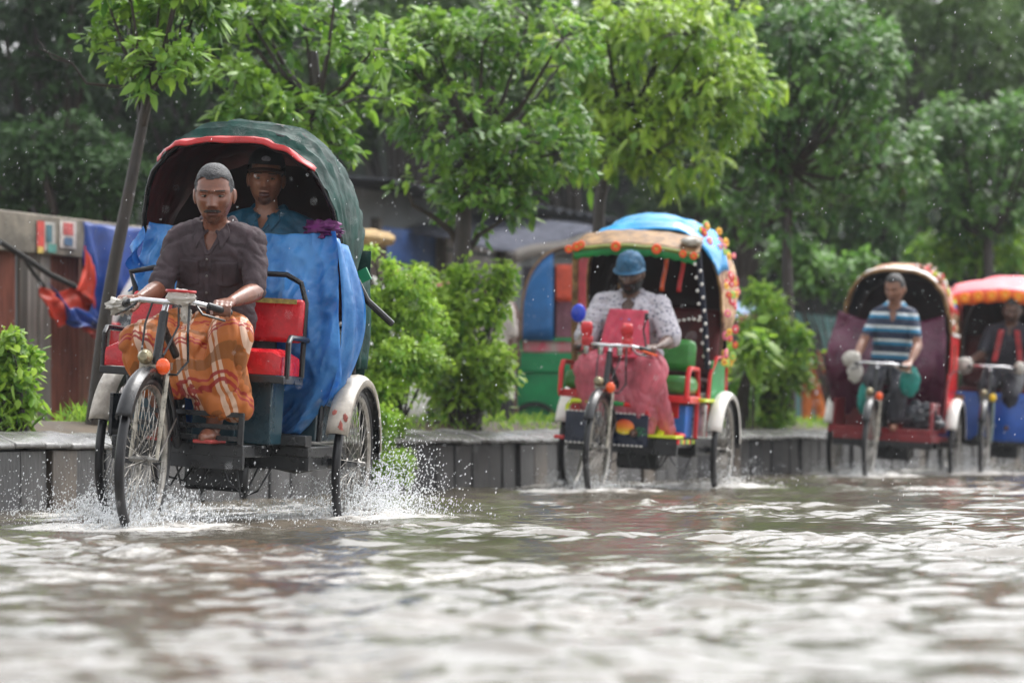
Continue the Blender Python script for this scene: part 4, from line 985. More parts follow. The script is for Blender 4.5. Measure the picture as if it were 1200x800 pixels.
G().grid(lambda u, v: brim4(u, 0) + V(.004, 0, -.10 * v - .012 * abs(math.sin(u * 22)) * v), 48, 3).obj('orange_fringe', mat('orange_fringe', (222, 98, 30), .5, var=.25, scale=30), r4, solid=.004)
for i in range(9): flower(r4, brim4(.02 + i * .12, 0) + V(.02, 0, -.045), .052, (244, 140, 30), (250, 190, 60))
for s in (-1, 1): G().tube([V(.78, s * .44 + .05, 1.66), V(.5, s * .42 + .05, 1.2), V(.36, s * .46, .92)], .02, 8).obj('canopy_post', M_WOOD, r4)
G().grid(lambda u, v: V(.62 - .30 * u + .02 * math.sin(u * 6), -.40, 1.62 - .72 * v + .12 * u), 8, 10).obj('pink_side_strip', M_PINK, r4, solid=.004)
M_BLUEB = mat('blue_leg_sheet', (22, 76, 160), .35, var=.25, scale=4, bump=.1, wet=.1)
G().grid(lambda u, v: V(.98 + .05 * math.sin(v * math.pi * .8) + .02 * math.sin(u * 13), -.50 + 1.1 * u, .80 - .44 * v), 26, 14).obj('blue_leg_sheet', M_BLUEB, r4, solid=.003)
G().box((.62, 0, .62), (.05, .05, .40)).obj('saddle_post', M_BLACK, r4)
g = G(); g.ell(V(.62, 0, .88), (.15, .085, .045), None, 16, 8); g.ell(V(.76, 0, .885), (.10, .035, .03), None, 12, 8); g.obj('saddle', M_BLACK, r4)
crumple('handle_bag', V(1.20, -.255, 1.03), (.06, .085, .075), M_BAGW, r4, 61, .14)
crumple('handle_bag', V(1.20, .25, 1.03), (.05, .05, .06), M_BAGW, r4, 63, .15)
G().box((1.0, -.36, .74), (.10, .20, .05)).obj('tan_wood_block', mat('tan_wood', (176, 120, 72), .5), r4, bevel=.006)

# dark curtains closing the backs of the decorated hoods
for rk, Pk in ((r1, P1), (r2, P2), (r3, P3), (r4, P4)):
    def bc(u, v, Pk=Pk):
        e = hood_point(Pk, .80, .03 + .94 * u, -.03); return V(e.x + .02, e.y, .62 + (e.z - .62) * v)
    G().grid(bc, 28, 10).obj('hood_back', mat('dark_curtain', (46, 20, 22), .8, var=.3), rk)

# ================================================================== people
def gs(a, s): return math.exp(-(a / s) ** 2)
def head_surf(d, jaw=1.0):
    n = d.z; x = .099 * d.x; y = .077 * d.y; z = .124 * n
    if n < 0:
        t = -n; y *= 1 - .19 * jaw * t ** 1.5
        x *= (1 - .34 * t) if d.x < 0 else (1 - .05 * t)
    if n > 0:
        k = min(1.35, max(.12, math.sqrt(1 - n * n)) ** -.22); x *= k; y *= k
    if n > .2 and d.x > 0: x *= 1 - .08 * (n - .2)
    if d.x > .2:
        a = min(1, max(0, (.016 - z) / .048)); b = min(1, max(0, (z + .050) / .016))
        x += .027 * a * b * gs(y, .0095 + .0085 * a)
        for s in (-1, 1):
            x -= .0155 * gs(y - s * .032, .0175) * gs(z - .005, .0125)
            x += .006 * gs(y - s * .047, .016) * gs(z + .016, .014); x -= .005 * gs(y - s * .046, .014) * gs(z + .056, .016); x -= .0025 * gs(y - s * (.028 + .1 * max(0, -z - .03)), .005) * gs(z + .048, .016)
            x += .006 * gs(y - s * .014, .006) * gs(z + .037, .007)
        x += .008 * gs(z - .026, .008) * gs(y, .048); x -= .004 * gs(y, .006) * gs(z - .012, .010)
        x += .0065 * gs(y, .021) * (gs(z + .059, .0055) + gs(z + .073, .006)) - .003 * gs(y, .024) * gs(z + .0665, .003)
        x += .009 * gs(y, .022) * gs(z + .103, .014)
    return V(x, y, z)
def head_grid(nu, nv):
    dirs = []
    for j in range(nv + 1):
        b = -math.pi / 2 + math.pi * j / nv
        for i in range(nu):
            t = -math.pi + 2 * math.pi * i / nu; a = t - .5 * math.sin(t)
            dirs.append(V(math.cos(b) * math.cos(a), math.cos(b) * math.sin(a), math.sin(b)))
    return dirs
HG = {}
def head_shell(H, Rm, sc, pred=None, dr=0.0, nu=84, nv=84, jit=0.0, fade=None):
    """part of the head's surface, moved out by dr; pred(point in head frame) selects it"""
    key = (nu, nv)
    if key not in HG:
        ds = head_grid(nu, nv); HG[key] = (ds, [head_surf(d) for d in ds])
    ds, ps = HG[key]; g = G(); vs = []
    for d, p in zip(ds, ps):
        o = dr if fade is None else dr * fade(p)
        if jit: o += jit * nz(p, 160) + jit * nz(p, 70)
        vs.append(H + Rm @ ((p + d * o) * sc))
    fs = []
    for j in range(nv):
        for i in range(nu):
            k = (i + 1) % nu; f = (j * nu + i, j * nu + k, (j + 1) * nu + k, (j + 1) * nu + i)
            if pred is None or all(pred(ps[q]) for q in f): fs.append(f)
    if not fs: return g
    used = sorted({q for f in fs for q in f}); ix = {q: n for n, q in enumerate(used)}
    g.add([vs[q] for q in used], [tuple(ix[q] for q in f) for f in fs]); return g

def hairline(p):
    if p.x > .02: return p.z > .064 + .25 * max(0, p.x - .06) - .3 * max(0, abs(p.y) - .052) + .011 * gs(abs(p.y) - .040, .013) + .004 * nz(p, 110) or (abs(p.y) > .062 and p.z > .012 and p.x < .045)
    if p.x > -.02: return p.z > .018 or False
    return p.z > -.055

def hairfade(p):
    if p.x > .02: e = p.z - (.062 + .25 * max(0, p.x - .06) - .3 * max(0, abs(p.y) - .045))
    elif p.x > -.02: e = p.z - .018
    else: e = p.z + .055
    return .12 + .88 * max(0, min(1, e / .022))

def grip_hand(g, wrist, grip, ax, fw, upv, side, rb=.016, s=1.0):
    """palm on a bar, four fingers wrapped over it, thumb below; ax points to the thumb side"""
    ax, fw, upv = ax.normalized(), fw.normalized(), upv.normalized(); Rr = rb + .010 * s
    def at(i, a, r=Rr): return grip + ax * i + (upv * math.cos(R(a)) + fw * math.sin(R(a))) * r
    kn = [at(q * s, -25, Rr + .004) for q in (.033, .011, -.011, -.032)]
    for q in kn: g.cap(wrist, q, .021 * s, .0135 * s, 10, 3)
    g.cap(kn[0].lerp(wrist, .35), kn[3].lerp(wrist, .35), .016 * s, .015 * s, 10, 3)
    for i, (q, e, r) in enumerate(((.033, 165, .0098), (.011, 185, .0102), (-.011, 178, .0098), (-.032, 150, .0086))):
        a = [-25, -25 + (e + 25) * .36, -25 + (e + 25) * .72, e]
        for j in range(3): g.cap(at(q * s, a[j]), at(q * s, a[j + 1]), r * s * (1 - .07 * j), r * s * (.94 - .07 * j), 8, 3)
    tb = wrist.lerp(kn[0], .45) + ax * .018 * s
    t1 = at(.050 * s, -110, Rr + .004); t2 = at(.046 * s, -190, Rr + .002)
    g.cap(tb, t1, .014 * s, .0115 * s, 8, 3); g.cap(t1, t2, .0115 * s, .009 * s, 8, 3)

def rest_hand(g, wrist, d, dn, side, s=1.0):
    """relaxed, slightly curled hand hanging along d, fingers curling towards dn"""
    d, dn = d.normalized(), dn.normalized(); sd = d.cross(dn).normalized()
    for q, ln, r in ((.033, .075, .0095), (.011, .084, .010), (-.011, .078, .0096), (-.032, .062, .0086)):
        k = wrist + d * .085 * s + sd * q * s; g.cap(wrist, k, .020 * s, .0135 * s, 10, 3)
        p1 = k + (d * .95 + dn * .25).normalized() * ln * .45 * s; p2 = p1 + (d * .75 + dn * .65).normalized() * ln * .32 * s; p3 = p2 + (d * .45 + dn * .9).normalized() * ln * .25 * s
        g.cap(k, p1, r * s, r * .95 * s, 8, 3); g.cap(p1, p2, r * .95 * s, r * .88 * s, 8, 3); g.cap(p2, p3, r * .88 * s, r * .75 * s, 8, 3)
    t0 = wrist + d * .03 * s + sd * .022 * side * s; t1 = t0 + (d * .7 + sd * side * .6 + dn * .2).normalized() * .045 * s; t2 = t1 + (d + dn * .3).normalized() * .03 * s
    g.cap(t0, t1, .014 * s, .0115 * s, 8, 3); g.cap(t1, t2, .0115 * s, .009 * s, 8, 3)

def torso(g, P, Nk, yv, prof, infl=0.0):
    ax = (Nk - P); L = ax.length; ax = ax.normalized(); yv = (yv - ax * yv.dot(ax)).normalized(); dv = yv.cross(ax); rings = []
    for t, w, dp, off in prof:
        c = P + ax * L * t + dv * off; w += infl; dp += infl; r = []
        for k in range(28):
            a = 2 * math.pi * k / 28; ca, sa = math.cos(a), math.sin(a)
            r.append(c + yv * w * (1 if ca > 0 else -1) * abs(ca) ** .8 + dv * dp * (1 if sa > 0 else -1) * abs(sa) ** .9)
        rings.append(r)
    g.loft(rings)
TORSO = [(-.14, .10, .08, 0), (-.06, .155, .115, 0), (.08, .168, .122, 0), (.30, .150, .108, .004), (.52, .158, .116, .008), (.72, .172, .120, .006), (.86, .165, .102, 0), (.95, .110, .076, -.004), (1.03, .058, .056, .004)]

def skinmat(name, c): return mat(name, c, .40, var=.18, scale=20, sss=.08, bump=.07, bscale=140, wet=.14)
M_SK1 = skinmat('brown_skin', (118, 74, 56)); M_SK2 = skinmat('warm_brown_skin', (136, 94, 74)); M_SK3 = skinmat('dark_brown_skin', (84, 58, 46))
M_HAIR = mat('black_hair', (22, 20, 20), .45, var=.4, scale=60, bump=.6, bscale=160)
M_GHAIR = mat('greying_hair', (26, 26, 28), .5, var=.4, scale=90, col2=(62, 62, 66), bump=.5, bscale=200)
M_EYE = mat('eye_white', (128, 116, 106), .25, var=.05); M_IRIS = mat('dark_iris', (20, 14, 12), .2, var=.05)
M_LIP = mat('lip', (88, 54, 48), .4, var=.1)

def person(name, label, Mx, base, J, skin, hairm=M_HAIR, shirt=None, head_sc=1.0, yaw=0, pitch=0, tilt=0, hands=(), vox=.007, brow=True,
           moustache=False, beard=0, stubble=False, hair=True, res=84, group=None, cat='person', legs=True, arms=True):
    base = Vector(base); Vv = {k: Vector(v) for k, v in J.items()}
    root = bpy.data.objects.new(name, None); COL.objects.link(root); root.matrix_world = Mx @ Matrix.Translation(base); root.empty_display_size = .1
    tag(root, label, cat, group); sh = base
    g = G(); yv = Vv['shl'] - Vv['shr']; torso(g, Vv['pel'], Vv['neck'], yv, TORSO)
    H = Vv['head']; g.cap(Vv['neck'] - V(0, 0, .03), H + V(-.012, 0, -.06), .057, .052)
    for s in 'lr':
        g.cap(Vv['neck'].lerp(Vv['sh' + s], .35), Vv['sh' + s], .05, .058); 
        if arms:
            g.cap(Vv['sh' + s], Vv['el' + s], .053, .041); g.cap(Vv['el' + s], Vv['el' + s].lerp(Vv['wr' + s], .35), .042, .043); g.cap(Vv['el' + s].lerp(Vv['wr' + s], .35), Vv['wr' + s], .043, .026)
        if legs:
            g.cap(Vv['hip' + s], Vv['kn' + s], .085, .058); g.cap(Vv['kn' + s], Vv['kn' + s].lerp(Vv['an' + s], .35), .056, .056); g.cap(Vv['kn' + s].lerp(Vv['an' + s], .35), Vv['an' + s], .056, .036)
            t = Vv.get('toe' + s, Vv['an' + s] + V(.16, 0, -.045)); g.cap(Vv['an' + s] + V(-.03, 0, -.045), Vv['an' + s].lerp(t, .6) + V(0, 0, -.012), .030, .034); g.cap(Vv['an' + s].lerp(t, .6) + V(0, 0, -.012), t, .034, .022)
    for h in hands: h(g)
    bm_ = fuse(g, vox, 3, None, None, 'body')
    Rm = Matrix.Rotation(R(yaw), 3, 'Z') @ Matrix.Rotation(R(pitch), 3, 'Y') @ Matrix.Rotation(R(tilt), 3, 'X')
    hg = head_shell(H, Rm, head_sc, nu=res, nv=res)
    for s in (-1, 1):
        e = G(); rot = Rm @ Matrix.Rotation(R(-18 * s), 3, 'Z')
        e.ell(H + Rm @ (V(-.008, s * .079, -.006) * head_sc), (.017 * head_sc, .008 * head_sc, .032 * head_sc), rot, 12, 10); e.ell(H + Rm @ (V(-.010, s * .083, -.002) * head_sc), (.020 * head_sc, .005 * head_sc, .027 * head_sc), rot, 12, 8)
        hg.add([Vector(q) for q in e.v], e.f)
    # one body mesh: skin remesh + sculpted head
    vs = [tuple(v.co) for v in bm_.vertices]; fs = [tuple(p.vertices) for p in bm_.polygons]; bpy.data.meshes.remove(bm_)
    bb = G(); bb.add(vs, fs); bb.add(hg.v, hg.f); bb.obj('body', skin, root, shift=sh)
    for s in (-1, 1):
        c = H + Rm @ (V(.0745, s * .031, .004) * head_sc); g = G(); g.ell(c, (.0085 * head_sc, .0145 * head_sc, .0062 * head_sc), Rm, 14, 10); eo = g.obj('eye', M_EYE, root, shift=sh)
        g = G(); g.ell(c + Rm @ (V(.0052, .001, .0005) * head_sc), (.0045 * head_sc, .0068 * head_sc, .0058 * head_sc), Rm, 12, 8); g.obj('iris', M_IRIS, eo, shift=sh)
        g = G(); g.cap(c + Rm @ (V(.004, -.016, .0075) * head_sc), c + Rm @ (V(.004, .016, .0065) * head_sc), .0042 * head_sc, .0042 * head_sc, 8, 3); g.obj('eyelid', skin, eo, shift=sh)
        if brow: head_shell(H, Rm, head_sc, lambda p: p.x > .05 and abs(p.y - s * .033) < .021 and .021 < p.z - .08 * (.033 - abs(abs(p.y) - .03)) + .002 < .031, .0028, nu=res, nv=res).obj('eyebrow', hairm if hairm is not M_GHAIR else M_HAIR, root, shift=sh)
    head_shell(H, Rm, head_sc, lambda p: p.x > .06 and abs(p.y) < .024 and -.079 < p.z < -.054, .0012, nu=res, nv=res).obj('lips', M_LIP, root, shift=sh)
    if hair: head_shell(H, Rm, head_sc, hairline, .0075, nu=res, nv=res, jit=.0012, fade=hairfade).obj('hair', hairm, root, shift=sh)
    if stubble: head_shell(H, Rm, head_sc, lambda p: p.x > .045 and p.z < -.080 and abs(p.y) < .030 and p.z > -.116, .0010, nu=res, nv=res).obj('stubble', mat('stubble_skin', (92, 62, 50), .55, var=.4, scale=140, bump=.3, bscale=220), root, shift=sh)
    if moustache: head_shell(H, Rm, head_sc, lambda p: p.x > .05 and abs(p.y) < .034 and -.061 < p.z + .16 * max(0, abs(p.y) - .010) < -.0465, .0055, nu=res, nv=res, jit=.001).obj('moustache', M_HAIR, root, shift=sh)
    if beard: head_shell(H, Rm, head_sc, lambda p: p.x > -.005 and p.z < -.03 - .2 * max(0, .05 - abs(p.y)) * (1 if p.z > -.055 else 0) and not (abs(p.y) < .022 and -.078 < p.z < -.054), beard, nu=res, nv=res, jit=.002 + beard * .15).obj('beard', M_HAIR, root, shift=sh)
    return root, Vv, H, Rm

def folds(amp, sc=(7, 7, 16), seed=0.0):
    def f(co, n):
        p = V(co.x * sc[0] + seed, co.y * sc[1], co.z * sc[2]); w = noise.noise(p * .45 + V(3, 1, seed)); a = noise.noise(p + V(w, w, w) * 1.6); b = noise.noise(p * 2.3 + V(7, seed, 2))
        c = noise.noise(V(co.x * sc[1] * 1.4 + 9, co.y * sc[1] * 1.6 - seed, co.z * sc[2] * .8 + co.y * 9) + V(w, w, w))
        return co + n * amp * (noise.noise(p * .5) * 1.2 + b * .35 + .3 - .95 * max(0, 1 - abs(a) * 4.0) ** 1.3 - .8 * max(0, 1 - abs(c) * 4.5) ** 1.3)
    return f

from mathutils.bvhtree import BVHTree
def shirt_bvh(o): return BVHTree.FromPolygons([v.co.copy() for v in o.data.vertices], [tuple(p.vertices) for p in o.data.polygons])
def lay(bv, q, fw, off):
    """rest a point on the cloth in front of it"""
    h = bv.ray_cast(q + fw * .25, -fw, .5)
    return (h[0] + fw * off) if h[0] is not None and (h[0] - q).length < .09 else q
def shirt_on(root, Vv, base, m, sleeve=.95, infl=.016, vneck=.085, amp=.006, vox=.009, hem=-.10, seed=0, collar=True, buttons=None, arm_r=.066, loose=0.0, name='shirt'):
    base = Vector(base); g = G(); yv = (Vv['shl'] - Vv['shr']); ax = (Vv['neck'] - Vv['pel']).normalized(); fw = yv.normalized().cross(ax).normalized()
    prof = [(t, w + (.01 if t < .4 else 0) + loose, d + loose * .6, o) for t, w, d, o in TORSO if t > -.1]; prof = [(hem, prof[0][1], prof[0][2], 0)] + prof[:-1] + [(1.0, .072, .068, 0)]
    torso(g, Vv['pel'], Vv['neck'], yv, prof, infl)
    for s in 'lr':
        a, e, w = Vv['sh' + s], Vv['el' + s], Vv['wr' + s]
        g.cap(Vv['neck'].lerp(a, .45), a, .062, arm_r + .004)
        if sleeve <= 1: g.cap(a, a.lerp(e, sleeve), arm_r + .002 + loose * .4, arm_r - .006 + loose)
        else: g.cap(a, e, arm_r + .002, arm_r - .01); g.cap(e, e.lerp(w, sleeve - 1), arm_r - .01, arm_r - .02)
    nk = Vv['neck']; 
    def keep(c):
        q = c - nk; z = q.dot(ax); y = q.dot(yv.normalized()); x = q.dot(fw)
        if z > .022 and math.hypot(x, y) < .08: return False
        return not (x > .0 and z > -vneck and abs(y) < .006 + .36 * (z + vneck) and abs(y) < .05)
    me = fuse(g, vox, 4, folds(amp, seed=seed), keep, 'shirt'); me.transform(Matrix.Translation(-base))
    o = link(name, me, m, root, auto=180, solid=.003)
    if collar:
        bv = shirt_bvh(o); yu = yv.normalized()
        for s in (-1, 1):
            A = nk + yu * s * .050 + ax * .040 - fw * .045; Bp = nk + yu * s * .016 - ax * .012 + fw * .075
            A2 = nk + yu * s * .105 - ax * .000 - fw * .02; B2 = nk + yu * s * (.030 + vneck * .25) - ax * .085 + fw * .11
            def f(u, v):
                t = A.lerp(Bp, u); e = A2.lerp(B2, u ** .8); q = t.lerp(e, v); q = q + ax * (.022 * math.sin(v * math.pi) * (1 - .6 * u))
                return lay(bv, q - base, fw, .006 + .008 * (1 - v) * (1 - u)) if u > .25 else q - base
            G().grid(f, 16, 8).obj('collar', m, root, solid=.005)
            G().grid(lambda u, v: lay(bv, nk - ax * (vneck + .012 - (vneck + .005) * u) + fw * .09 + yu * s * (.002 + (.036 * .9 + .36 * vneck * .75) * u + .014 * (v - .35)) - base, fw, .004), 16, 3).obj('front_edge', m, root, solid=.004)
            G().grid(lambda u, v: nk + (yu * s * math.cos(R(-70 + 150 * u)) * (.060 - .004 * v) + fw * math.sin(R(-70 + 150 * u)) * (.062 - .004 * v)) + ax * (-.02 + .062 * v * (1 - .45 * u)) - base, 14, 3).obj('collar_band', m, root, solid=.004)
    return o

# ---------------------------------------------------------------- leading rickshaw: driver
M_SHIRT1 = mat('dark_plum_shirt', (66, 56, 60), .75, var=.3, scale=9, bump=.15, bscale=90, spec=.2)
Mx1 = rmat(1)
J1 = dict(pel=(.66, .04, .95), neck=(.745, .045, 1.395), head=(.815, .046, 1.530), shr=(.735, -.125, 1.335), shl=(.735, .215, 1.335), elr=(.87, -.160, 1.10), ell=(.86, .275, 1.11), wrr=(1.07, -.19, 1.045), wrl=(1.085, .232, 1.055),
          hipr=(.70, -.06, .93), hipl=(.70, .13, .93), knr=(1.08, -.185, .855), knl=(1.07, .235, .90), anr=(.96, -.06, .50), anl=(.97, .15, .50))
GR1l, GR1r = V(1.19, .222, 1.012), V(1.19, -.222, 1.012)
p1, V1, H1, R1m = person('person', 'rickshaw driver in dark plum shirt and orange checked lungi gripping the handlebar', Mx1, (.66, .04, .86), J1, M_SK1, M_GHAIR, head_sc=1.09, yaw=10, pitch=9, tilt=3, moustache=True, stubble=True, vox=.0065, beard=.0,
    hands=[lambda g: grip_hand(g, Vector(J1['wrl']), GR1l, V(.25, -1, .05), V(1, .2, -.15), V(.1, 0, 1), -1), lambda g: grip_hand(g, Vector(J1['wrr']), GR1r, V(.25, 1, .05), V(1, -.2, -.15), V(.1, 0, 1), 1)])
B1 = V(.66, .04, .86)
sh1 = shirt_on(p1, V1, B1, M_SHIRT1, .96, .015, .10, .0075, seed=3, loose=.001, arm_r=.061)
yv = (V1['shl'] - V1['shr']).normalized(); ax1 = (V1['neck'] - V1['pel']).normalized(); fw1 = yv.cross(ax1); bv1 = shirt_bvh(sh1)
g = G(); g.grid(lambda u, v: lay(bv1, V1['neck'] - ax1 * (.10 + .32 * v) + fw1 * .13 + yv * (.014 * (2 * u - 1) + .004 * math.sin(v * 12)) - B1, fw1, .004), 3, 26); g.obj('placket', M_SHIRT1, p1, solid=.003)
for i in range(4):
    g = G(); g.ell(lay(bv1, V1['neck'] - ax1 * (.13 + .075 * i) + fw1 * .13 - B1, fw1, .008), (.004, .006, .006), None, 8, 6); g.obj('button', M_STEEL, p1)
for s in (-1, 1):
    g = G(); g.grid(lambda u, v: lay(bv1, V1['neck'] - ax1 * (.14 + .105 * v + .012 * v * (1 - abs(2 * u - 1))) + fw1 * .12 + yv * (s * .085 + .046 * (2 * u - 1)) - B1, fw1, .005), 10, 10); g.obj('breast_pocket', M_SHIRT1, p1, solid=.004)

def plaid(name):
    m = bpy.data.materials.new(name); m.use_nodes = True; nt = m.node_tree; N, L = nt.nodes, nt.links; p = N['Principled BSDF']; p.inputs['Roughness'].default_value = .6
    at = N.new('ShaderNodeAttribute'); at.attribute_name = 'cloth'; sx = N.new('ShaderNodeSeparateXYZ'); L.new(at.outputs['Vector'], sx.inputs[0])
    def band(out, period, stops):
        a = N.new('ShaderNodeMath'); a.operation = 'MULTIPLY'; a.inputs[1].default_value = 1 / period; L.new(sx.outputs[out], a.inputs[0])
        b = N.new('ShaderNodeMath'); b.operation = 'FRACT'; L.new(a.outputs[0], b.inputs[0])
        r = N.new('ShaderNodeValToRGB'); r.color_ramp.interpolation = 'CONSTANT'; e = r.color_ramp.elements
        e[0].position = 0; e[0].color = stops[0][1]; e[1].position = stops[1][0]; e[1].color = stops[1][1]
        for q, c in stops[2:]: e.new(q).color = c
        L.new(b.outputs[0], r.inputs[0]); return r
    W = (*lin((222, 196, 176)), .75); O = (*lin((178, 100, 40)), 0); RD = (*lin((150, 24, 28)), .9); BR = (*lin((122, 72, 18)), .75)
    r1_ = band(0, .21, [(0, O), (.22, BR), (.48, O), (.66, RD), (.72, O), (.78, RD), (.84, O)])
    r2_ = band(1, .16, [(0, O), (.25, W), (.40, O), (.48, W), (.60, O)])
    base = N.new('ShaderNodeRGB'); base.outputs[0].default_value = (*lin((178, 100, 40)), 1)
    m1 = N.new('ShaderNodeMix'); m1.data_type = 'RGBA'; L.new(r2_.outputs[1], m1.inputs[0]); L.new(base.outputs[0], m1.inputs[6]); L.new(r2_.outputs[0], m1.inputs[7])
    m2 = N.new('ShaderNodeMix'); m2.data_type = 'RGBA'; L.new(r1_.outputs[1], m2.inputs[0]); L.new(m1.outputs[2], m2.inputs[6]); L.new(r1_.outputs[0], m2.inputs[7])
    L.new(m2.outputs[2], p.inputs['Base Color']); return m
def leg_cloth(root, Vv, base, m, name, hemr, heml, r=(.105, .098, .10), web=True, amp=.010, vox=.011, seed=0, extra=()):
    base = Vector(base); g = G()
    for s, hem in (('r', hemr), ('l', heml)):
        h, k, a = Vv['hip' + s], Vv['kn' + s], Vv['an' + s]; f = (k.z - hem) / max(.01, k.z - a.z); e = k.lerp(a, f)
        g.cap(h, k, r[0], r[1]); g.cap(k, e, r[1] * .98, r[2] if not web else r[2])
    if web:
        c = (Vv['knr'] + Vv['knl']) / 2; h = (Vv['hipr'] + Vv['hipl']) / 2
        g.cap(h, c + V(-.06, 0, -.04), .115, .085); g.cap(c + V(-.07, 0, -.05), V(c.x - .05, c.y + .03, min(hemr, heml) + .10), .10, .10)
        g.cap(Vv['knr'].lerp(Vv['anr'], .5), Vv['knl'].lerp(Vv['anl'], .5), .07, .085)
    for e in extra: g.cap(*e)
    g.ell(Vv['pel'] + V(.02, 0, -.0), (.145, .185, .11))
    fo = folds(amp, (9, 12, 4), seed)
    me = fuse(g, vox, 5, fo, None, name, ('cloth', lambda c: (c.x * .8 + (1 - c.z) * .95 + .22 * c.y + .010 * noise.noise(c * 9), c.y + .25 * c.z + .012 * noise.noise(c * 8 + V(5, 0, 0)), 0)))
    me.transform(Matrix.Translation(-base)); return link(name, me, m, root, auto=180)
leg_cloth(p1, V1, B1, plaid('orange_checked_cotton'), 'lungi', .70, .62, (.104, .094, .085), True, .013, .010, 4, extra=[(V(.99, .20, .78), V(.94, .24, .61), .08, .085), (V(1.0, -.13, .78), V(.97, -.14, .68), .08, .075), (V(.99, .10, .74), V(.96, .12, .62), .085, .08)])
for s in 'rl':
    a = V1['an' + s]; g = G(); g.box(a + V(.05, 0, -.062) - B1, (.25, .085, .016)); g.obj('sandal', mat('red_rubber_sandal', (150, 52, 48), .5), p1, bevel=.006)

# ---------------------------------------------------------------- leading rickshaw: passenger
M_SHIRT2 = mat('teal_checked_shirt', (16, 74, 98), .6, var=.25, scale=26, bump=.1)
J2 = dict(pel=(-.02, .09, .98), neck=(.01, .085, 1.505), head=(.045, .075, 1.662), shr=(0, -.10, 1.43), shl=(0, .27, 1.43), elr=(.05, -.15, 1.15), ell=(.05, .32, 1.15), wrr=(.28, -.02, 1.08), wrl=(.28, .18, 1.08),
          hipr=(.02, 0, .93), hipl=(.02, .18, .93), knr=(.42, -.02, .93), knl=(.42, .20, .93), anr=(.42, -.02, .52), anl=(.42, .20, .52))
B2 = V(0, .09, .86)
p2, V2, H2, R2m = person('person', 'passenger in teal shirt and black peaked cap sitting under the dark green hood', Mx1, B2, J2, M_SK2, M_HAIR, head_sc=1.04, yaw=12, pitch=3, vox=.008, stubble=True,
    hands=[lambda g: rest_hand(g, Vector(J2['wrl']), V(1, 0, 0), V(0, 0, -1), -1), lambda g: rest_hand(g, Vector(J2['wrr']), V(1, 0, 0), V(0, 0, -1), 1)])
shirt_on(p2, V2, B2, M_SHIRT2, .98, .018, .08, .005, seed=8)
leg_cloth(p2, V2, B2, mat('dark_trousers', (34, 36, 44), .7), 'trousers', .56, .56, (.098, .078, .07), False, .006, .012, 2)
def peaked_cap(root, H, Rm, sc, base, mc, mb):
    head_shell(H, Rm, sc, lambda p: p.z > .048 + .1 * (p.x if p.x > 0 else 0) - (.03 if p.x < -.02 else 0), .016, nu=84, nv=84, fade=lambda p: 1 + .7 * max(0, p.z - .05) / .07).obj('cap', mc, root, shift=base)
    g = G(); g.grid(lambda u, v: H + Rm @ (V(.078 + .085 * v * math.cos((u - .5) * 2.3) - .03 * (2 * u - 1) ** 2, .085 * (2 * u - 1) * (1 - .18 * v), .054 - .014 * v - .016 * (2 * u - 1) ** 2) * sc), 16, 6); g.obj('cap_peak', mb, root, shift=base, solid=.004)
peaked_cap(p2, H2, R2m, 1.04, B2, mat('black_cap', (22, 22, 26), .6), mat('brown_cap_peak', (62, 42, 32), .6))
g = G(); g.ell(H2 + R2m @ V(.098, 0, .095), (.006, .022, .014), R2m, 12, 8); g.obj('cap_badge', mat('grey_badge', (120, 120, 130), .5, var=.3, scale=60), p2, shift=B2)

# ---------------------------------------------------------------- second rickshaw: driver under pink plastic
Mx2 = rmat(2); B3 = V(.66, 0, .86)
J3 = dict(pel=(.66, 0, .95), neck=(.76, -.005, 1.385), head=(.82, -.005, 1.53), shr=(.745, -.20, 1.325), shl=(.745, .19, 1.325), elr=(.85, -.29, 1.08), ell=(.85, .30, 1.10), wrr=(1.06, -.255, 1.05), wrl=(1.08, .285, 1.05),
          hipr=(.70, -.10, .93), hipl=(.70, .10, .93), knr=(1.03, -.20, .87), knl=(1.03, .22, .89), anr=(.96, -.10, .50), anl=(.97, .14, .50))
p3, V3, H3, R3m = person('person', 'bearded rickshaw driver in speckled white shirt, blue cap and pink plastic apron', Mx2, B3, J3, M_SK3, M_HAIR, head_sc=1.05, pitch=20, yaw=-6, beard=.012, moustache=True, vox=.008, res=64,
    hands=[lambda g: grip_hand(g, Vector(J3['wrl']), V(1.18, .245, 1.01), V(.2, -1, 0), V(1, .2, -.15), V(.1, 0, 1), -1), lambda g: grip_hand(g, Vector(J3['wrr']), V(1.18, -.245, 1.01), V(.2, 1, 0), V(1, -.2, -.15), V(.1, 0, 1), 1)])
def speckle(name, base, dots, sc):
    m = bpy.data.materials.new(name); m.use_nodes = True; nt = m.node_tree; N, L = nt.nodes, nt.links; p = N['Principled BSDF']; p.inputs['Roughness'].default_value = .65
    tc = N.new('ShaderNodeTexCoord'); v = N.new('ShaderNodeTexVoronoi'); v.inputs['Scale'].default_value = sc; L.new(tc.outputs['Object'], v.inputs[0])
    r = N.new('ShaderNodeValToRGB'); r.color_ramp.elements[0].position = .22; r.color_ramp.elements[1].position = .34; r.color_ramp.elements[0].color = (*lin(dots), 1); r.color_ramp.elements[1].color = (*lin(base), 1)
    L.new(v.outputs['Distance'], r.inputs[0]); L.new(r.outputs[0], p.inputs['Base Color']); return m
shirt_on(p3, V3, B3, speckle('speckled_white_cotton', (186, 182, 190), (70, 74, 100), 34), .92, .02, .15, .007, seed=12, loose=.022, arm_r=.07)
head_shell(H3, R3m, 1.05, lambda p: p.z > .040 - (.03 if p.x < -.02 else 0), .018, nu=64, nv=64, jit=.005, fade=lambda p: 1 + .5 * max(0, p.z - .04) / .07 + .5 * noise.noise(p * 28)).obj('cloth_cap', mat('blue_cloth_cap', (34, 84, 116), .7, var=.3, scale=14, bump=.2), p3, shift=B3)
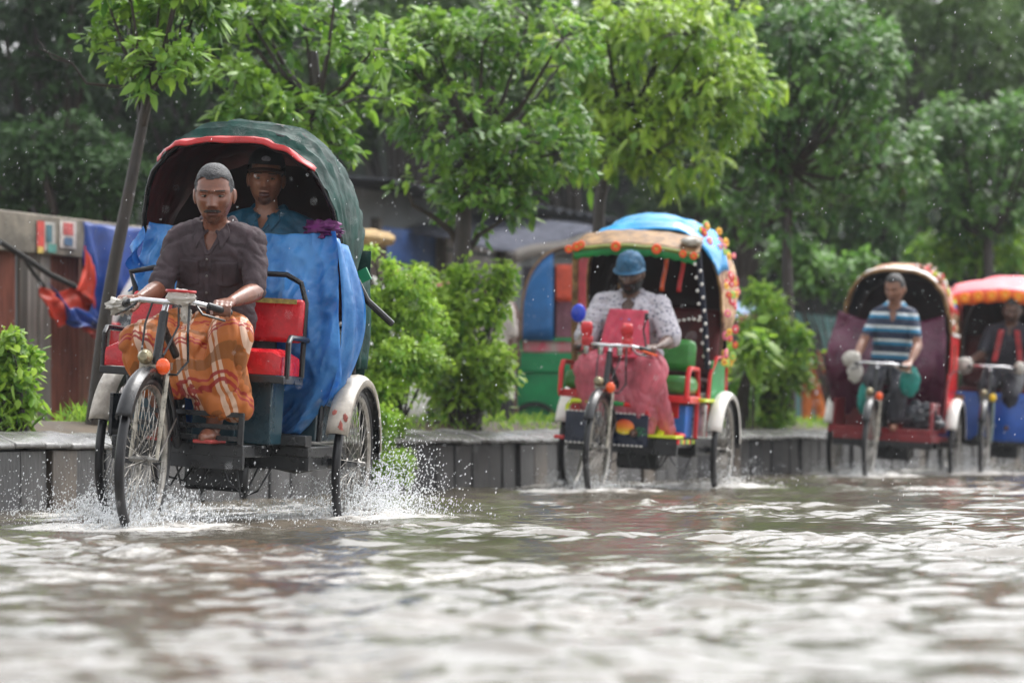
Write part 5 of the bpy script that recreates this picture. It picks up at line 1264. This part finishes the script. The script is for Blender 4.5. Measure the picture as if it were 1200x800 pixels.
g = G(); g.grid(lambda u, v: H3 + R3m @ V((.088 + .055 * v) * math.cos((u - .5) * 3.0), (.095 + .02 * v) * math.sin((u - .5) * 3.0), .052 - .02 * v), 20, 5); g.obj('cap_brim', mat('blue_cloth_cap', 0), p3, shift=B3, solid=.005)
M_PINKSH = mat('pink_wet_plastic', (228, 128, 144), .2, var=.25, scale=5, bump=.35, bscale=10, transluc=.4, wet=.1, alpha=.82)
leg_cloth(p3, V3, B3, M_PINKSH, 'pink_sheet', .64, .50, (.12, .12, .12), True, .014, .011, 14, extra=[(V(1.0, .22, .80), V(.88, .33, .50), .10, .05)])
g = G(); g.grid(lambda u, v: V(.86 + .045 * math.cos((u - .5) * 2.6) + .10 * v + .010 * math.sin(u * 15 + v * 5) + .008 * nz((u * 5, v * 9, 2)), (.135 + .05 * v) * (2 * u - 1) + .01, 1.285 - .33 * v) - B3, 20, 24); g.obj('pink_bib', mat('pink_bib', (214, 70, 96), .3, var=.15, scale=6, transluc=.2, wet=.1), p3, solid=.003)
g = G(); g.ell(V(.925, .0, 1.215) - B3, (.006, .034, .014), None, 12, 8); g.obj('blue_label', M_BLUEP, p3)

# ---------------------------------------------------------------- third rickshaw: rider in striped polo
Mx3 = rmat(3); B4 = V(.66, .03, .94)
J4 = dict(pel=(.66, .03, 1.02), neck=(.77, .045, 1.535), head=(.83, .045, 1.69), shr=(.755, -.105, 1.465), shl=(.755, .195, 1.465), elr=(.86, -.20, 1.22), ell=(.86, .275, 1.21), wrr=(1.05, -.225, 1.07), wrl=(1.05, .245, 1.065),
          hipr=(.70, -.07, .98), hipl=(.70, .13, .98), knr=(1.00, -.09, .88), knl=(.98, .14, .80), anr=(.88, -.06, .62), anl=(.93, .12, .53))
p4, V4, H4, R4m = person('person', 'rider in blue and white striped polo shirt looking down at the road', Mx3, B4, J4, M_SK2, M_HAIR, head_sc=1.06, pitch=16, yaw=-14, vox=.008, res=64,
    hands=[lambda g: grip_hand(g, Vector(J4['wrl']), V(1.18, .235, 1.01), V(.2, -1, 0), V(1, .2, -.15), V(.1, 0, 1), -1), lambda g: grip_hand(g, Vector(J4['wrr']), V(1.18, -.235, 1.01), V(.2, 1, 0), V(1, -.2, -.15), V(.1, 0, 1), 1)])
def striped(name, stops, period):
    m = bpy.data.materials.new(name); m.use_nodes = True; nt = m.node_tree; N, L = nt.nodes, nt.links; p = N['Principled BSDF']; p.inputs['Roughness'].default_value = .65
    tc = N.new('ShaderNodeTexCoord'); sx = N.new('ShaderNodeSeparateXYZ'); L.new(tc.outputs['Object'], sx.inputs[0]); a = N.new('ShaderNodeMath'); a.operation = 'MULTIPLY'; a.inputs[1].default_value = 1 / period; L.new(sx.outputs[2], a.inputs[0])
    b = N.new('ShaderNodeMath'); b.operation = 'FRACT'; L.new(a.outputs[0], b.inputs[0]); r = N.new('ShaderNodeValToRGB'); r.color_ramp.interpolation = 'CONSTANT'; e = r.color_ramp.elements
    e[0].color = (*lin(stops[0][1]), 1); e[0].position = 0; e[1].position = stops[1][0]; e[1].color = (*lin(stops[1][1]), 1)
    for q, c in stops[2:]: e.new(q).color = (*lin(c), 1)
    L.new(b.outputs[0], r.inputs[0]); L.new(r.outputs[0], p.inputs['Base Color']); return m
shirt_on(p4, V4, B4, striped('striped_polo', [(0, (34, 44, 70)), (.28, (24, 120, 160)), (.55, (214, 220, 222)), (.75, (30, 44, 72))], .115), .72, .012, .12, .006, seed=18, loose=.0, arm_r=.058)
leg_cloth(p4, V4, B4, mat('dark_wet_trousers', (36, 36, 46), .5, var=.3), 'trousers', .66, .60, (.10, .085, .085), False, .008, .012, 9)

# ---------------------------------------------------------------- fourth rickshaw: rider in dark shirt and red scarf
Mx4 = rmat(4); B5 = V(.62, .03, .92)
J5 = dict(pel=(.62, .06, 1.0), neck=(.70, .10, 1.42), head=(.74, .11, 1.56), shr=(.69, -.08, 1.35), shl=(.69, .28, 1.35), elr=(.82, -.15, 1.13), ell=(.82, .36, 1.12), wrr=(1.05, -.22, 1.07), wrl=(1.05, .26, 1.06),
          hipr=(.66, -.04, .96), hipl=(.66, .16, .96), knr=(1.0, -.06, .86), knl=(1.0, .16, .80), anr=(.88, -.06, .60), anl=(.90, .14, .53))
p5, V5, H5, R5m = person('person', 'rider in dark shirt with red scarf under the orange-fringed canopy', Mx4, B5, J5, M_SK3, M_HAIR, head_sc=1.03, pitch=14, yaw=0, vox=.009, res=56, moustache=True,
    hands=[lambda g: grip_hand(g, Vector(J5['wrl']), V(1.18, .25, 1.01), V(.2, -1, 0), V(1, .2, -.15), V(.1, 0, 1), -1), lambda g: grip_hand(g, Vector(J5['wrr']), V(1.18, -.25, 1.01), V(.2, 1, 0), V(1, -.2, -.15), V(.1, 0, 1), 1)])
shirt_on(p5, V5, B5, mat('dark_navy_shirt', (34, 34, 46), .7), .7, .018, .08, .006, seed=22)
leg_cloth(p5, V5, B5, mat('dark_wet_trousers', 0), 'trousers', .64, .60, (.10, .085, .085), False, .008, .013, 9)
for s in (-1, 1):
    g = G(); g.grid(lambda u, v: V(.80 + .05 * v + .01 * math.sin(v * 8), .10 + s * (.07 + .05 * v) + .05 * (u - .5), 1.38 - .30 * v) - B5, 4, 12); g.obj('red_scarf', mat('red_scarf', (150, 34, 40), .6, var=.3, scale=16), p5, solid=.01)

# ================================================================== parked car behind the median
M_CARW = mat('white_car_paint', (222, 222, 220), .25, var=.06, scale=3, coat=.5)
M_GLASS = mat('dark_car_glass', (30, 36, 42), .08, var=.2, scale=2)
def car():
    t0 = kpx(114, 3.45); root = thing('parked_car', 'white parked estate car with red tail lamp behind the leading rickshaw', 'car', kp(t0, 2.72, .18), KRZ)
    def ring(x, hw, z0, z1, r=.10):
        n = 24; out = []
        for k in range(n):
            a = 2 * math.pi * k / n; c, s = math.cos(a), math.sin(a)
            out.append(V(x, hw * (1 if c > 0 else -1) * abs(c) ** .35, (z0 + z1) / 2 + (z1 - z0) / 2 * (1 if s > 0 else -1) * abs(s) ** .45))
        return out
    g = G(); g.loft([ring(.0, .66, .42, .92), ring(.06, .73, .30, 1.0), ring(.5, .76, .22, 1.02), ring(1.6, .78, .20, 1.0), ring(2.6, .78, .20, .98), ring(3.0, .76, .22, .94), ring(3.6, .70, .28, .86), ring(3.78, .60, .36, .74)]); g.obj('body', M_CARW, root, sub=1)
    lo = [(.10, .70), (2.75, .70)]; hi = [(.42, .58), (2.05, .58)]
    c8 = [V(.06, -.70, .95), V(2.78, -.70, .95), V(2.78, .70, .95), V(.06, .70, .95), V(.36, -.58, 1.42), V(2.0, -.58, 1.42), V(2.0, .58, 1.42), V(.36, .58, 1.42)]
    g = G(); g.add(c8, [(3, 2, 1, 0), (4, 5, 6, 7), (0, 1, 5, 4), (1, 2, 6, 5), (2, 3, 7, 6), (3, 0, 4, 7)]); g.obj('glasshouse', M_GLASS, root, bevel=.02)
    g = G(); g.loft([[V(x, y, z) for y in (-.60, -.3, 0, .3, .60)] for x, z in ((.30, 1.40), (.45, 1.455), (1.2, 1.48), (1.9, 1.455), (2.05, 1.41))], closed=False); g.obj('roof', M_CARW, root, solid=.04)
    for a, b in ((0, 4), (1, 5), (2, 6), (3, 7)): G().beam(c8[a], c8[b], .075, .06).obj('pillar', M_CARW, root, bevel=.01)
    for y in (-.645, .645): G().beam(V(1.25, y * 1.085, .95), V(1.2, y * .90, 1.42), .06, .05).obj('pillar', M_CARW, root, bevel=.01)
    for y in (-.63, .63): G().box((.015, y, .90), (.09, .15, .26)).obj('tail_lamp', mat('tail_lamp_red', (176, 20, 30), .2, coat=.5), root, bevel=.02)
    for y in (-.55, .55): G().box((3.70, y, .72), (.10, .24, .13)).obj('headlamp', M_CHROME, root, bevel=.03)
    G().box((-.02, 0, .46), (.14, 1.42, .17)).obj('rear_bumper', M_CARW, root, bevel=.04)
    G().box((-.012, 0, .76), (.012, .42, .11)).obj('number_plate', mat('plate_white', (200, 200, 196), .4), root)
    G().tube([V(.02, -.5, 1.0), V(.05, -.3, 1.16), V(.12, .02, 1.2)], .01, 6).obj('wiper', M_BLACK, root)
    for x in (.72, 3.0):
        for y in (-.70, .70):
            w = G().lathe([(.16, -.09), (.28, -.09), (.30, -.06), (.30, .06), (.28, .09), (.16, .09)], c=(x, y, .30), axis=(0, 1, 0), n=24).obj('wheel', M_RUBBER, root)
            G().lathe([(.02, -.095), (.17, -.09), (.17, .09), (.02, .095)], c=(x, y, .30), axis=(0, 1, 0), n=20).obj('hubcap', M_STEEL, w)
    for y in (-.785, .785): G().box((1.9, y * 1.06, 1.02), (.12, .16, .11)).obj('wing_mirror', M_CARW, root, bevel=.03)
car()

# ================================================================== hooded green cart
def cart():
    off = 2.5; t = kpx(655, off); P = kp(t, off, .17); d = P.y; s = F_PX / d
    root = thing('hooded_cart', 'green box cart with blue arched hood and orange panel parked behind the kerb', 'cart', P, 0)
    def q(px, py): return (px - 600) / s - P.x, CAM_H + (Y_H - py) / s - .17
    x0, zt = q(607, 400); x1 = q(735, 400)[0]; zb = q(607, 497)[1]; zm = q(607, 437)[1]; zs = q(607, 414)[1]
    mg = mat('emerald_cart_paint', (4, 140, 84), .4, var=.2, scale=3, wet=.1); w = x1 - x0; xc = (x0 + x1) / 2
    G().box((xc, .0, (zb + zm) / 2), (w - .05, .62, zm - zb)).obj('lower_box', mg, root, bevel=.01)
    G().box((xc, 0, (zm + zs) / 2), (w, .68, zs - zm)).obj('upper_box', mg, root, bevel=.01)
    G().box((xc, 0, (zs + zt) / 2), (w - .02, .66, zt - zs)).obj('decorated_band', mat('white_pink_band', (206, 196, 190), .5, var=.3, scale=7, col2=(214, 60, 100)), root, bevel=.01)
    G().beam(V(x0, -.345, zt + .01), V(x1, -.345, zt + .01), .03, .03).obj('green_rail', mg, root)
    G().beam(V(x0 + .02, -.33, zb - .25), V(x0 + .02, -.33, zt), .05, .05).obj('corner_post', mg, root)
    top = q(645, 291)[1]; mb = mat('blue_hood_cloth', (34, 104, 168), .4, var=.2, scale=4, wet=.1)
    hw = w / 2 - .03; hh = top - zt
    ar = [V(xc - hw * math.cos(math.pi * k / 24) * (1.0), 0, zt + hh * math.sin(math.pi * k / 24) ** .62) for k in range(25)]
    G().grid(lambda u, v: V(ar[round(u * 24)].x, -.36 + .74 * v, ar[round(u * 24)].z + .012 * math.sin(v * 20)), 24, 10).obj('hood', mb, root, solid=.01)
    # closed blue side, orange panel, dark opening
    def under(x): u = max(-1, min(1, (x - xc) / hw)); return zt + hh * max(0, 1 - u * u) ** .31
    def panel(xa, xb, za, zb_, m, nm, y=-.345): 
        n = 10; g = G(); g.grid(lambda u, v: V(xa + (xb - xa) * u, y + .008 * math.sin(u * 9), min(za + (zb_ - za) * v, under(xa + (xb - xa) * u) - .01)), n, 6); g.obj(nm, m, root, solid=.008)
    xa = q(611, 350)[0]; xb = q(648, 350)[0]; xc_, xd = q(651, 350)[0], q(673, 350)[0]
    sa = [p_ for p_ in ar if p_.x <= xb + .02] ; g = G(); g.loft([[V(p_.x, -.362, zt + (p_.z - zt) * k / 6) for k in range(7)] for p_ in sa], closed=False); g.obj('blue_side', mb, root, solid=.008)
    panel(xc_, xd, q(650, 355)[1], q(650, 312)[1], mat('orange_red_panel', (196, 74, 50), .5, var=.25, scale=8), 'orange_panel', -.352)
    panel(xc_, xd + .02, zt, q(650, 352)[1], mat('mauve_cloth', (150, 100, 116), .7, var=.3, scale=5), 'mauve_curtain', -.20)
    panel(xd, q(700, 350)[0], zt, top, mat('rose_cloth', (196, 76, 86), .6, var=.2), 'rose_curtain', -.25)
    G().tube([v + V(0, -.37, 0) for v in ar], .012, 6).obj('gold_trim', M_GOLD, root)
    G().box((xc, .33, zt + hh * .42), (w * .9, .02, hh * .8)).obj('back_panel', mat('cart_back_cloth', (40, 30, 36), .7), root)
    for x in (x0 + .15, x1 - .15): G().lathe([(.20, -.02), (.24, -.02), (.245, 0), (.24, .02), (.20, .02)], c=(x, -.36, .25), axis=(0, 1, 0), n=28, closed=True).obj('wheel', M_RUBBER, root)
cart()

# ================================================================== shop row, awnings, teal wall
def kbox(g, px0, py0, px1, py1, off, dep=.06):
    t0, t1 = kpx(px0, off), kpx(px1, off); tm = (t0 + t1) / 2; za, zb = kz(py1, tm, off), kz(py0, tm, off)
    return g.box((tm, off, (za + zb) / 2), (t1 - t0, dep, zb - za))
SO = 7.0; ta, tb = kpx(405, SO), kpx(860, SO)
shop = thing('shop_row', 'low grey shop row with blue boarding and patched roofs behind the median trees', 'building', kp(0, 0, 0), KRZ)
M_SHOPW = mat('grey_shop_wall', (108, 112, 114), .7, var=.3, scale=1.2, bump=.2, bscale=6)
G().box(((ta + tb) / 2, SO + 2.6, 1.7), (tb - ta, 5, 3.0)).obj('wall', M_SHOPW, shop, bevel=.02)
g = G(); g.grid(lambda u, v: V(ta - .4 + (tb - ta + .8) * u, SO - .7 + 6.2 * v, 3.18 + .55 * v + .03 * math.sin(u * 260)), 260, 2); g.obj('roof', mat('grey_tin_roof', (52, 54, 58), .9, 0, var=.3, scale=2, spec=.05), shop, solid=.02)
for a, b, c, d_, m in ((443, 270, 517, 310, mat('blue_boarding', (60, 94, 156), .6, var=.3, scale=3)), (519, 274, 604, 296, mat('pale_boarding', (168, 166, 168), .7, var=.3, scale=4)), (519, 300, 604, 330, mat('pale_boarding', 0)), (640, 262, 700, 300, mat('grey_tarp_cloth', (78, 80, 90), .9, var=.35, spec=.05))):
    kbox(G(), a, b, c, d_, SO, .12).obj('boarding', m, shop, bevel=.02)
kbox(G(), 519, 296.5, 604, 299.5, SO - .02, .10).obj('dark_slot', M_BLACK, shop)
for px in (441, 517, 590, 640): kbox(G(), px - 2, 255, px + 2, 470, SO - .12, .12).obj('post', M_PLANKD, shop, bevel=.01)
def awning(label, pts, off, m, edge, drop=.35):
    """sloping sheet between two kerb-frame points, with a coloured front edge and props"""
    (pa, ya), (pb, yb) = pts; t0, t1 = kpx(pa, off), kpx(pb, off); z0, z1 = kz(ya, t0, off), kz(yb, t1, off)
    root = thing('awning', label, 'awning', kp(t0, off, .17), KRZ); L = t1 - t0
    g = G(); g.grid(lambda u, v: V(L * u, 1.6 * v, (z0 + (z1 - z0) * u) - .17 + drop * v + .05 * nz((u * 5, v * 3, 2))), 16, 8); g.obj('sheet', m, root, solid=.012)
    G().grid(lambda u, v: V(L * u, -.01, (z0 + (z1 - z0) * u) - .17 - .16 * v + .02 * math.sin(u * 9)), 16, 2).obj('valance', edge, root, solid=.012)
    for x, z in ((.05, z0), (L - .05, z1)): G().tube([V(x, .05, 0), V(x, .05, z - .2)], .025, 8).obj('prop', M_PLANKD, root)
M_GTARP = mat('slate_tarpaulin', (70, 72, 90), .8, var=.3, scale=3, spec=.1)
awning('slate tarpaulin awning with red valance beside the blue boarding', ((428, 304), (538, 338)), 5.2, M_GTARP, mat('red_valance', (132, 40, 40), .6, var=.2), .5)
awning('grey tarpaulin awning above the hooded cart', ((600, 294), (712, 268)), 5.6, mat('grey_tarp_cloth', 0), M_PLANKD, .3)
awning('pale blue awning with dark red edge behind the flowered hood', ((862, 372), (895, 360)), 4.4, mat('pale_blue_tarp', (110, 140, 176), .5, var=.2), mat('red_valance', 0), .3)
tw = thing('teal_wall', 'teal corrugated iron wall behind the orange clad person', 'wall', kp(0, 0, 0), KRZ)
TO = 6.6; m_t = mat('teal_iron', (84, 128, 126), .55, var=.2, scale=2)
t = kpx(868, TO); tend = kpx(1010, TO)
cm2 = corr(.9, 1.9, 8); cm2.materials.append(m_t)
while t < tend:
    o = bpy.data.objects.new('corrugated_sheet', cm2); COL.objects.link(o); o.parent = tw; o.location = (t, TO, .35); t += .9
G().box(((kpx(868, TO) + tend) / 2, TO, .25), (tend - kpx(868, TO), .2, .3)).obj('plinth', M_SLAB, tw)

def stall():
    off = 3.0; t = kpx(436, off); P = kp(t, off, .17); zt = kz(252, t, off) - .17
    o = thing('thatched_stall', 'dark brown roadside stall with tan thatched top beside the green hood', 'stall', P, KRZ)
    G().box((0, .3, (zt - .2) / 2), (.62, .6, zt - .2)).obj('wall', mat('dark_brown_stall', (66, 50, 44), .8, var=.3), o, bevel=.02)
    g = G(); g.ell((0, .3, zt - .2), (.52, .46, .09), None, 24, 12); g.v = [tuple(Vector(q) + V(nz(q, 9), nz(q, 9, 4), nz(q, 9, 8)) * .03) for q in g.v]; g.obj('thatch', mat('tan_thatch', (160, 134, 92), .9, var=.3, scale=16, bump=.5), o)
stall()

# ================================================================== people in the background
def stander(label, px, off, hgt, ms, ml, face, skin=M_SK3, hat=None, zf=.17, sh='shirt'):
    t = kpx(px, off); P = kp(t, off, zf); k = hgt / 1.70
    Mx = Matrix.Translation(P) @ Matrix.Rotation(face, 4, 'Z') @ Matrix.Scale(k, 4)
    J = dict(pel=(0, 0, .92), neck=(0, 0, 1.42), head=(.02, 0, 1.575), shr=(0, -.175, 1.37), shl=(0, .175, 1.37), elr=(-.02, -.22, 1.10), ell=(-.02, .22, 1.10), wrr=(.06, -.22, .87), wrl=(.06, .22, .87),
             hipr=(0, -.09, .90), hipl=(0, .09, .90), knr=(.05, -.10, .49), knl=(-.02, .10, .49), anr=(.03, -.10, .075), anl=(-.10, .10, .075))
    p, Vv, H, Rm = person('person', label, Mx, (0, 0, 0), J, skin, vox=.012, res=36, hands=[lambda g: rest_hand(g, Vector(J['wrl']), V(.2, 0, -1), V(1, 0, 0), 1), lambda g: rest_hand(g, Vector(J['wrr']), V(.2, 0, -1), V(1, 0, 0), -1)])
    shirt_on(p, Vv, V(0, 0, 0), ms, .8, .02, .05, .006, .014, hem=-.22, collar=False, loose=.012, name=sh)
    leg_cloth(p, Vv, V(0, 0, 0), ml, 'trousers', .14, .14, (.105, .085, .08), False, .008, .016, 3)
    if hat:
        g = G(); g.lathe([(.001, .11), (.06, .105), (.095, .06), (.10, .02), (.17, .0), (.175, -.008), (.10, .005)], c=H + V(0, 0, .045), n=24); g.obj('hat', hat, p)
    return p
stander('person in pale shirt standing between the dense shrub and the hooded cart', 572, 2.3, 1.60, mat('pale_shirt', (186, 178, 174), .7), mat('grey_trousers', (60, 58, 60), .7), R(-100))
stander('person in brown shirt standing against the hooded cart', 590, 2.75, 1.66, mat('brown_shirt', (92, 66, 60), .7, var=.25), mat('brown_wrap', (84, 62, 58), .7, var=.25), R(200))
stander('person in orange tunic walking past the teal wall', 953, 4.6, 1.55, mat('rust_orange_tunic', (176, 78, 40), .7, var=.2), mat('orange_trousers', (214, 118, 48), .7, var=.2), R(60), sh='tunic')
def bollard(px, off):
    t = kpx(px, off); P = kp(t, off, .17); o = thing('marker_post', 'short white topped marker post beside the green cart', 'post', P, KRZ)
    G().lathe([(.06, 0), (.06, .55), (.05, .56)], n=14).obj('post', M_SLAB3, o); G().lathe([(.065, .50), (.065, .86), (.05, .90), (.001, .91)], n=14).obj('white_band', M_WHITE, o)
bollard(594, 2.15)

# ================================================================== splashes, rain, haze
M_DROP = mat('water_drop', (244, 246, 248), .1, var=.02, transluc=.5, spec=.7)
M_FOAM = mat('white_water', (214, 212, 208), .45, var=.12, scale=30, transluc=.3, bump=.5, bscale=60)
OCT = np.array([[1, 0, 0], [-1, 0, 0], [0, 1, 0], [0, -1, 0], [0, 0, 1], [0, 0, -1.]])
OF = np.array([0, 2, 4, 2, 1, 4, 1, 3, 4, 3, 0, 4, 2, 0, 5, 1, 2, 5, 3, 1, 5, 0, 3, 5])
def drops(name, P, r, stretch, m, tilt=(0, 0)):
    n = len(P); q = OCT[None] * r[:, None, None]; q = q.copy(); q[:, :, 2] *= stretch[:, None]
    q[:, :, 0] += q[:, :, 2] * tilt[0]; co = (P[:, None, :] + q).reshape(-1, 3)
    idx = (np.arange(n)[:, None] * 6 + OF[None]).ravel()
    return link(name, fast_mesh(name, co, idx, np.full(n * 8, 3)), m, auto=180)
def splash(i, p, back, st, n, hmax, label, plume=1.0):
    rng = np.random.default_rng(100 + i); sd = V(-back.y, back.x, 0)
    al = rng.exponential(.30, n) - .28; ac = rng.normal(size=n) * (.10 + .16 * np.clip(al + .28, 0, 1)); 
    env = hmax * np.exp(-((al - .22) / .36) ** 2) * np.exp(-(ac / .26) ** 2) + .035
    z = env * rng.uniform(0, 1, n) ** 2.0
    m_ = n // 2; na = 60; ia = rng.integers(0, na, m_); a0 = rng.uniform(-.2, .45, na); c0_ = rng.normal(size=na) * .07; va = rng.uniform(.05, .45, na); vc = rng.normal(size=na) * .28; hh = hmax * rng.uniform(.25, 1.0, na); ts = rng.uniform(0, 1, m_)
    al[:m_] = a0[ia] * .5 - .1 + va[ia] * ts; ac[:m_] = c0_[ia] + vc[ia] * ts; z[:m_] = 4 * hh[ia] * ts * (1 - ts) * np.exp(-np.abs(vc[ia]))    # strings of drops along their arcs
    al[:m_] += rng.normal(size=m_) * .006; ac[:m_] += rng.normal(size=m_) * .006; z[:m_] += np.abs(rng.normal(size=m_)) * .006
    P = np.stack([p.x + back.x * al + sd.x * ac, p.y + back.y * al + sd.y * ac, z], 1)
    r = rng.uniform(.0012, .0034, n); o = drops('wheel_splash', P, r, rng.uniform(.9, 3.0, n), M_DROP, (.2,))
    tag(o, label, 'splash', 'splashes thrown up by the wheels', 'stuff')
    # churned white water hugging the wheel
    g = G(); rr = random.Random(i)
    for k in range(int(240 * plume)):
        a = rr.expovariate(3.2) - .26; c = rr.gauss(0, .07 + .10 * max(0, a + .26)); h = max(0, hmax * .42 * math.exp(-((a - .16) / .26) ** 2) * math.exp(-(c / .16) ** 2)) * rr.random() ** 1.6
        s = rr.uniform(.006, .017); q = V(p.x + back.x * a + sd.x * c, p.y + back.y * a + sd.y * c, h)
        g.ell(q, (s * rr.uniform(.7, 1.5), s * rr.uniform(.7, 1.5), s * rr.uniform(.5, 1.1)), None, 7, 5)
    out = []
    for v in g.v: v = Vector(v); out.append(v + V(nz(v, 40, 1), nz(v, 40, 5), nz(v, 40, 9)) * .010)
    g.v = [tuple(v) for v in out]; g.obj('churned_foam', M_FOAM, o, kind='stuff')
WL = ['front wheel', 'left rear wheel', 'right rear wheel']; RL = {0: 'dark green hooded', 1: 'blue topped', 2: 'pink and gold hooded', 3: 'orange fringed'}
for i, (p, back, st) in enumerate(CONTACT):
    k = i // 3; lead = k == 0
    splash(i, p, back, st, 4200 if lead else 1100, (.20, .25, .18)[i % 3] if lead else (.16, .26, .16)[i % 3], 'white splash at the %s of the %s rickshaw' % (WL[i % 3], RL[k]), 1.3 if lead else .8)
# spray drifting off the leading rickshaw over the kerb
rng = np.random.default_rng(55); n = 2600; c0 = CONTACT[1][0]
P = np.stack([c0.x + .10 + np.abs(rng.normal(size=n)) * .16, c0.y + .5 + rng.normal(size=n) * .35, np.abs(rng.normal(size=n)) * .17], 1)
o = drops('spray', P, rng.uniform(.0014, .0036, n), rng.uniform(.9, 2.2, n), M_DROP, (.2,)); tag(o, 'fine spray hanging between the leading rickshaw and the fine-leaved shrub', 'spray', kind='stuff')
n = 2200; c0 = CONTACT[0][0]; P = np.stack([c0.x + rng.uniform(-.75, 1.0, n), c0.y + .9 + rng.normal(size=n) * .4, np.abs(rng.normal(size=n)) * .12], 1)
o = drops('spray', P, rng.uniform(.0014, .0036, n), rng.uniform(.9, 2.0, n), M_DROP, (.2,)); tag(o, 'low spray under the leading rickshaw platform in front of the kerb', 'spray', kind='stuff')
# rain
n = 9500; P = np.stack([rng.uniform(-4, 5, n), rng.uniform(5, 30, n), rng.uniform(.02, 5, n)], 1)
keep = np.abs(P[:, 0]) < P[:, 1] * .19 + .6; P = P[keep]; n = len(P)
o = drops('rain', P, rng.uniform(.0009, .0021, n), rng.uniform(1.8, 3.6, n), M_DROP, (.25,)); tag(o, 'falling raindrops scattered through the air over the flooded road', 'rain', kind='stuff')
HAZE = 0.0006
if HAZE:
    mh = bpy.data.materials.new('rain_haze'); mh.use_nodes = True; nt = mh.node_tree; nt.nodes.clear()
    oo = nt.nodes.new('ShaderNodeOutputMaterial'); pv = nt.nodes.new('ShaderNodeVolumePrincipled'); pv.inputs['Color'].default_value = (.86, .90, .94, 1); pv.inputs['Density'].default_value = HAZE
    nt.links.new(pv.outputs[0], oo.inputs['Volume'])
    o = G().box((0, 32, 5.6), (70, 76, 14.0)).obj('haze', mh, smooth=False); tag(o, 'thin pale rain haze filling the air', 'haze', kind='stuff')
